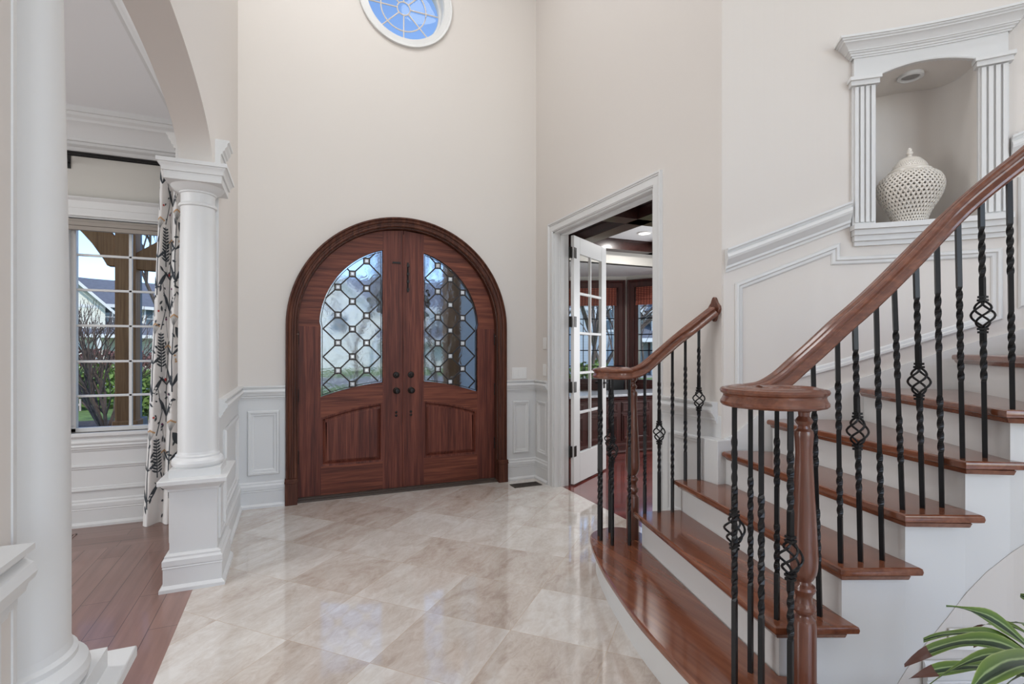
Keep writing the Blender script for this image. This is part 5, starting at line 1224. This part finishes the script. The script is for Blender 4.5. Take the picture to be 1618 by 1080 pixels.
b0 = at(168, d=8.8); tree('bare_shrub', (b0.x, b0.y, GZ), 2.7, 'bark', 'many-stemmed bare shrub in the mulch bed outside the dining window', 'shrub', 5, .45, 8, .032, 4)
b1 = at(150, d=13); bush('evergreen_bush', (b1.x, b1.y, .35), (1.3, .9, .62), 'leafout', 'green evergreen bush behind the bare shrub', 2, 1500, .10)
b2 = at(250, d=11.0); bush('evergreen_bush', (b2.x, b2.y, .32), (.85, .8, .62), 'leafout', 'green evergreen bush showing between the grey post and the curtain', 3, 1100, .09)
b3 = at(150, d=24); bush('russet_bush', (b3.x, b3.y, .75), (3.2, .8, .6), 'redbud', 'russet twiggy hedge in front of the white house', 4, 2200, .11)
b4 = at(262, d=15); tree('bare_tree', (b4.x, b4.y, GZ), 7, 'bark', 'leafless tree whose twigs cross the sky beside the curtain', 'tree', 11, .42, 1, .10, 6)
for k, (px, d, h, lab) in enumerate(((560, 15, 6, 'leafless tree blurred behind the left door glass'), (690, 13, 5, 'leafless tree blurred behind the right door glass'), (925, 14, 6, 'leafless tree seen through the panes of the white glazed door'), (966, 17, 6.5, 'leafless tree in the gap between the white door and the bay corner'), (1020, 26, 7, 'leafless tree in front of the grey house beyond the office'))):
    b = at(px, d=d); tree('bare_tree', (b.x, b.y, GZ), h, 'bark', lab, 'tree', 20 + k, .5, 2 if k in (2, 3) else 1, .07, 5)
b5 = at(935, d=12.5); bush('evergreen_bush', (b5.x, b5.y, .5), (.8, .6, .55), 'leafout', 'yellow-green bush low outside the office bay', 8, 900, .09)

def house(loc, rot, w, dpt, eave, ridge, sid, label, gables=(), wins=(), doors=(), porch=None, chim=None, group='houses across the street'):
    """front faces -Y in its own frame; x runs right, origin at front centre on the ground"""
    o = V(loc); cr_, sr = cos(rot), sin(rot)
    T = lambda x, y, z: V(o.x + x * cr_ - y * sr, o.y + x * sr + y * cr_, o.z + z)
    h = thing('house', o, label=label, category='house', group=group)
    def tb(mb, a, b, mat=0):
        (x0, y0, z0), (x1, y1, z1) = a, b
        mb.add([T(x0, y0, z0), T(x1, y0, z0), T(x1, y1, z0), T(x0, y1, z0), T(x0, y0, z1), T(x1, y0, z1), T(x1, y1, z1), T(x0, y1, z1)], [(0, 3, 2, 1), (4, 5, 6, 7), (0, 1, 5, 4), (1, 2, 6, 5), (2, 3, 7, 6), (3, 0, 4, 7)], mat)
    mb = MB(); tb(mb, (-w / 2, 0, 0), (w / 2, dpt, eave))
    for (gx, gw, gy, gz0, gz1) in gables:
        tb(mb, (gx - gw / 2, gy, 0), (gx + gw / 2, .5, gz0))
        mb.add([T(gx - gw / 2, gy, gz0), T(gx + gw / 2, gy, gz0), T(gx, gy, gz1), T(gx - gw / 2, gy + .3, gz0), T(gx + gw / 2, gy + .3, gz0), T(gx, gy + .3, gz1)], [(0, 1, 2), (5, 4, 3), (0, 3, 4, 1), (1, 4, 5, 2), (2, 5, 3, 0)])
    mb.build('walls', sid, h, smooth=False)
    mb = MB(); e = .4
    mb.add([T(-w / 2 - e, -e, eave - .1), T(w / 2 + e, -e, eave - .1), T(w / 2 + e, dpt / 2, ridge), T(-w / 2 - e, dpt / 2, ridge), T(-w / 2 - e, dpt + e, eave - .1), T(w / 2 + e, dpt + e, eave - .1)], [(0, 1, 2, 3), (3, 2, 5, 4), (0, 3, 4), (1, 5, 2)])
    for (gx, gw, gy, gz0, gz1) in gables:
        s = (gz1 - gz0) / (gw / 2); g = gw / 2 + e; zl = gz1 - s * g
        mb.add([T(gx - g, gy - e, zl), T(gx, gy - e, gz1 + .05), T(gx, dpt / 2, gz1 + .05), T(gx - g, dpt / 2, zl), T(gx + g, gy - e, zl), T(gx + g, dpt / 2, zl)], [(0, 1, 2, 3), (1, 4, 5, 2)])
    if porch: x0, x1, z, dp = porch; mb.add([T(x0, -dp, z), T(x1, -dp, z), T(x1 - .3, .0, z + .9), T(x0 + .3, .0, z + .9)], [(0, 1, 2, 3)]); mb.add([T(x0, -dp, z), T(x1, -dp, z), T(x1, 0, z), T(x0, 0, z)], [(3, 2, 1, 0)])
    mb.build('roof', 'roof', h, smooth=False, fix=False)
    mb = MB(); tb(mb, (-w / 2 - e, -e - .04, eave - .28), (w / 2 + e, -e, eave - .06))
    for (gx, gw, gy, gz0, gz1) in gables:
        s = (gz1 - gz0) / (gw / 2); g = gw / 2 + e; zl = gz1 - s * g
        for q in (-1, 1): mb.add([T(gx + q * g, gy - e - .03, zl - .22), T(gx, gy - e - .03, gz1 - .2), T(gx, gy - e - .03, gz1 + .04), T(gx + q * g, gy - e - .03, zl)], [(0, 1, 2, 3)])
        tb(mb, (gx - gw / 2, gy - .03, gz0 - .15), (gx + gw / 2, gy, gz0 + .05))
    if porch:
        x0, x1, z, dp = porch; tb(mb, (x0, -dp - .03, z - .2), (x1, -dp, z + .02)); k = max(2, int((x1 - x0) / 1.8))
        for i in range(k + 1): xx = x0 + .1 + (x1 - x0 - .2) * i / k; tb(mb, (xx - .12, -dp + .02, 0), (xx + .12, -dp + .26, z - .15))
    mb.build('white_trim', 'white', h, smooth=False, fix=False)
    for (x, z0, w_, h_, y) in wins:
        mb = MB(); tb(mb, (x - w_ / 2 - .1, y - .06, z0 - .1), (x + w_ / 2 + .1, y - .02, z0 + h_ + .1)); wf = mb.build('window', 'white', h, smooth=False)
        mb = MB(); q = 2
        for i in range(q):
            for j in range(2): tb(mb, (x - w_ / 2 + w_ * i / q + .03, y - .08, z0 + h_ * j / 2 + .03), (x - w_ / 2 + w_ * (i + 1) / q - .02, y - .06, z0 + h_ * (j + 1) / 2 - .03))
        mb.build('pane', 'hwin', wf, smooth=False)
    for (x, w_, y) in doors:
        mb = MB(); tb(mb, (x - w_ / 2, y - .06, .1), (x + w_ / 2, y - .02, 2.2)); mb.build('door', 'hdoor', h, smooth=False)
    if chim:
        x, yy, z0, z1, cw_ = chim; mb = MB(); tb(mb, (x - cw_ / 2, yy, z0), (x + cw_ / 2, yy + .8, z1)); c_ = mb.build('chimney', 'chimney', h, smooth=False)
        mb = MB(); tb(mb, (x - cw_ * .3, yy + .1, z1), (x + cw_ * .3, yy + .7, z1 + .35)); mb.build('chimney_cap', 'slot', c_, smooth=False)
    return h
# white house seen through the dining window
h0 = at(150, d=34)
house((h0.x, h0.y, GZ), R(42), 15, 9, 4.6, 6.7, 'siding_cream', 'cream sided house with grey gables and chimney through the dining window',
      gables=((-2.2, 4.6, -1.0, 4.3, 6.3),), wins=((1.0, 3.0, 1.0, 1.4, 0), (-2.2, 2.8, 1.1, 1.3, -1.0), (3.6, 3.0, 1.0, 1.4, 0), (-2.0, .9, 1.1, 1.3, -1.0), (6, .8, 1.2, 1.5, 0)), doors=((-.2, 1.0, 0),), porch=(-2.8, 3.6, 2.45, 1.8), chim=(-.8, 2.0, 5.0, 7.3, 1.5))
h1 = at(285, d=52)
house((h1.x, h1.y, GZ), R(24), 12, 8, 5.4, 8.4, 'siding_cream', 'second cream house behind the grey post, mostly hidden by the curtain', wins=((-2.7, 2.6, 1.1, 1.3, 0), (-.6, 2.6, 1.1, 1.3, 0), (-2.9, .6, 1.2, 1.4, 0)), porch=(-4.2, 1, 2.2, 1.0))
h2 = at(1024, d=30)
house((h2.x, h2.y, GZ), R(-31), 12, 8, 4.0, 7.2, 'siding_grey', 'grey sided house with twin gables and porch through the office bay window', gables=((-2.4, 3.6, -.8, 3.9, 6.2), (1.9, 3.6, -.8, 3.9, 6.2)),
      wins=((-.4, 2.5, 1.0, 1.3, 0), (-2.5, 2.6, 1.0, 1.2, -.8), (2.0, 2.6, 1.0, 1.2, -.8), (-1.6, .8, 1.0, 1.4, 0)), doors=((.5, 1.0, 0),), porch=(-2, 3, 2.1, 1.6))
h3 = at(925, d=50)
house((h3.x, h3.y, GZ), R(-20), 13, 8, 5.6, 8.6, 'siding_cream', 'pale house behind bare branches left of the office bay corner', gables=((1.6, 3.4, -.8, 4.2, 6.4),), wins=((-1.4, 2.6, 1.0, 1.3, 0), (1.6, 2.6, 1.0, 1.2, -.8), (-1.2, .7, 1.4, 1.5, 0)), porch=(-4, .4, 2.2, 1.2))
h4 = at(600, d=40)
house((h4.x, h4.y, GZ), R(-4), 16, 8, 4.8, 7.6, 'siding_cream', 'pale house blurred behind the front door glass', gables=((-3, 5, -.8, 4.6, 7.0),), wins=((-3, 2.8, 1.2, 1.3, -.8), (1.5, 2.8, 1.2, 1.3, 0), (4.5, 2.8, 1.2, 1.3, 0)), porch=(-.5, 6, 2.3, 1.4))
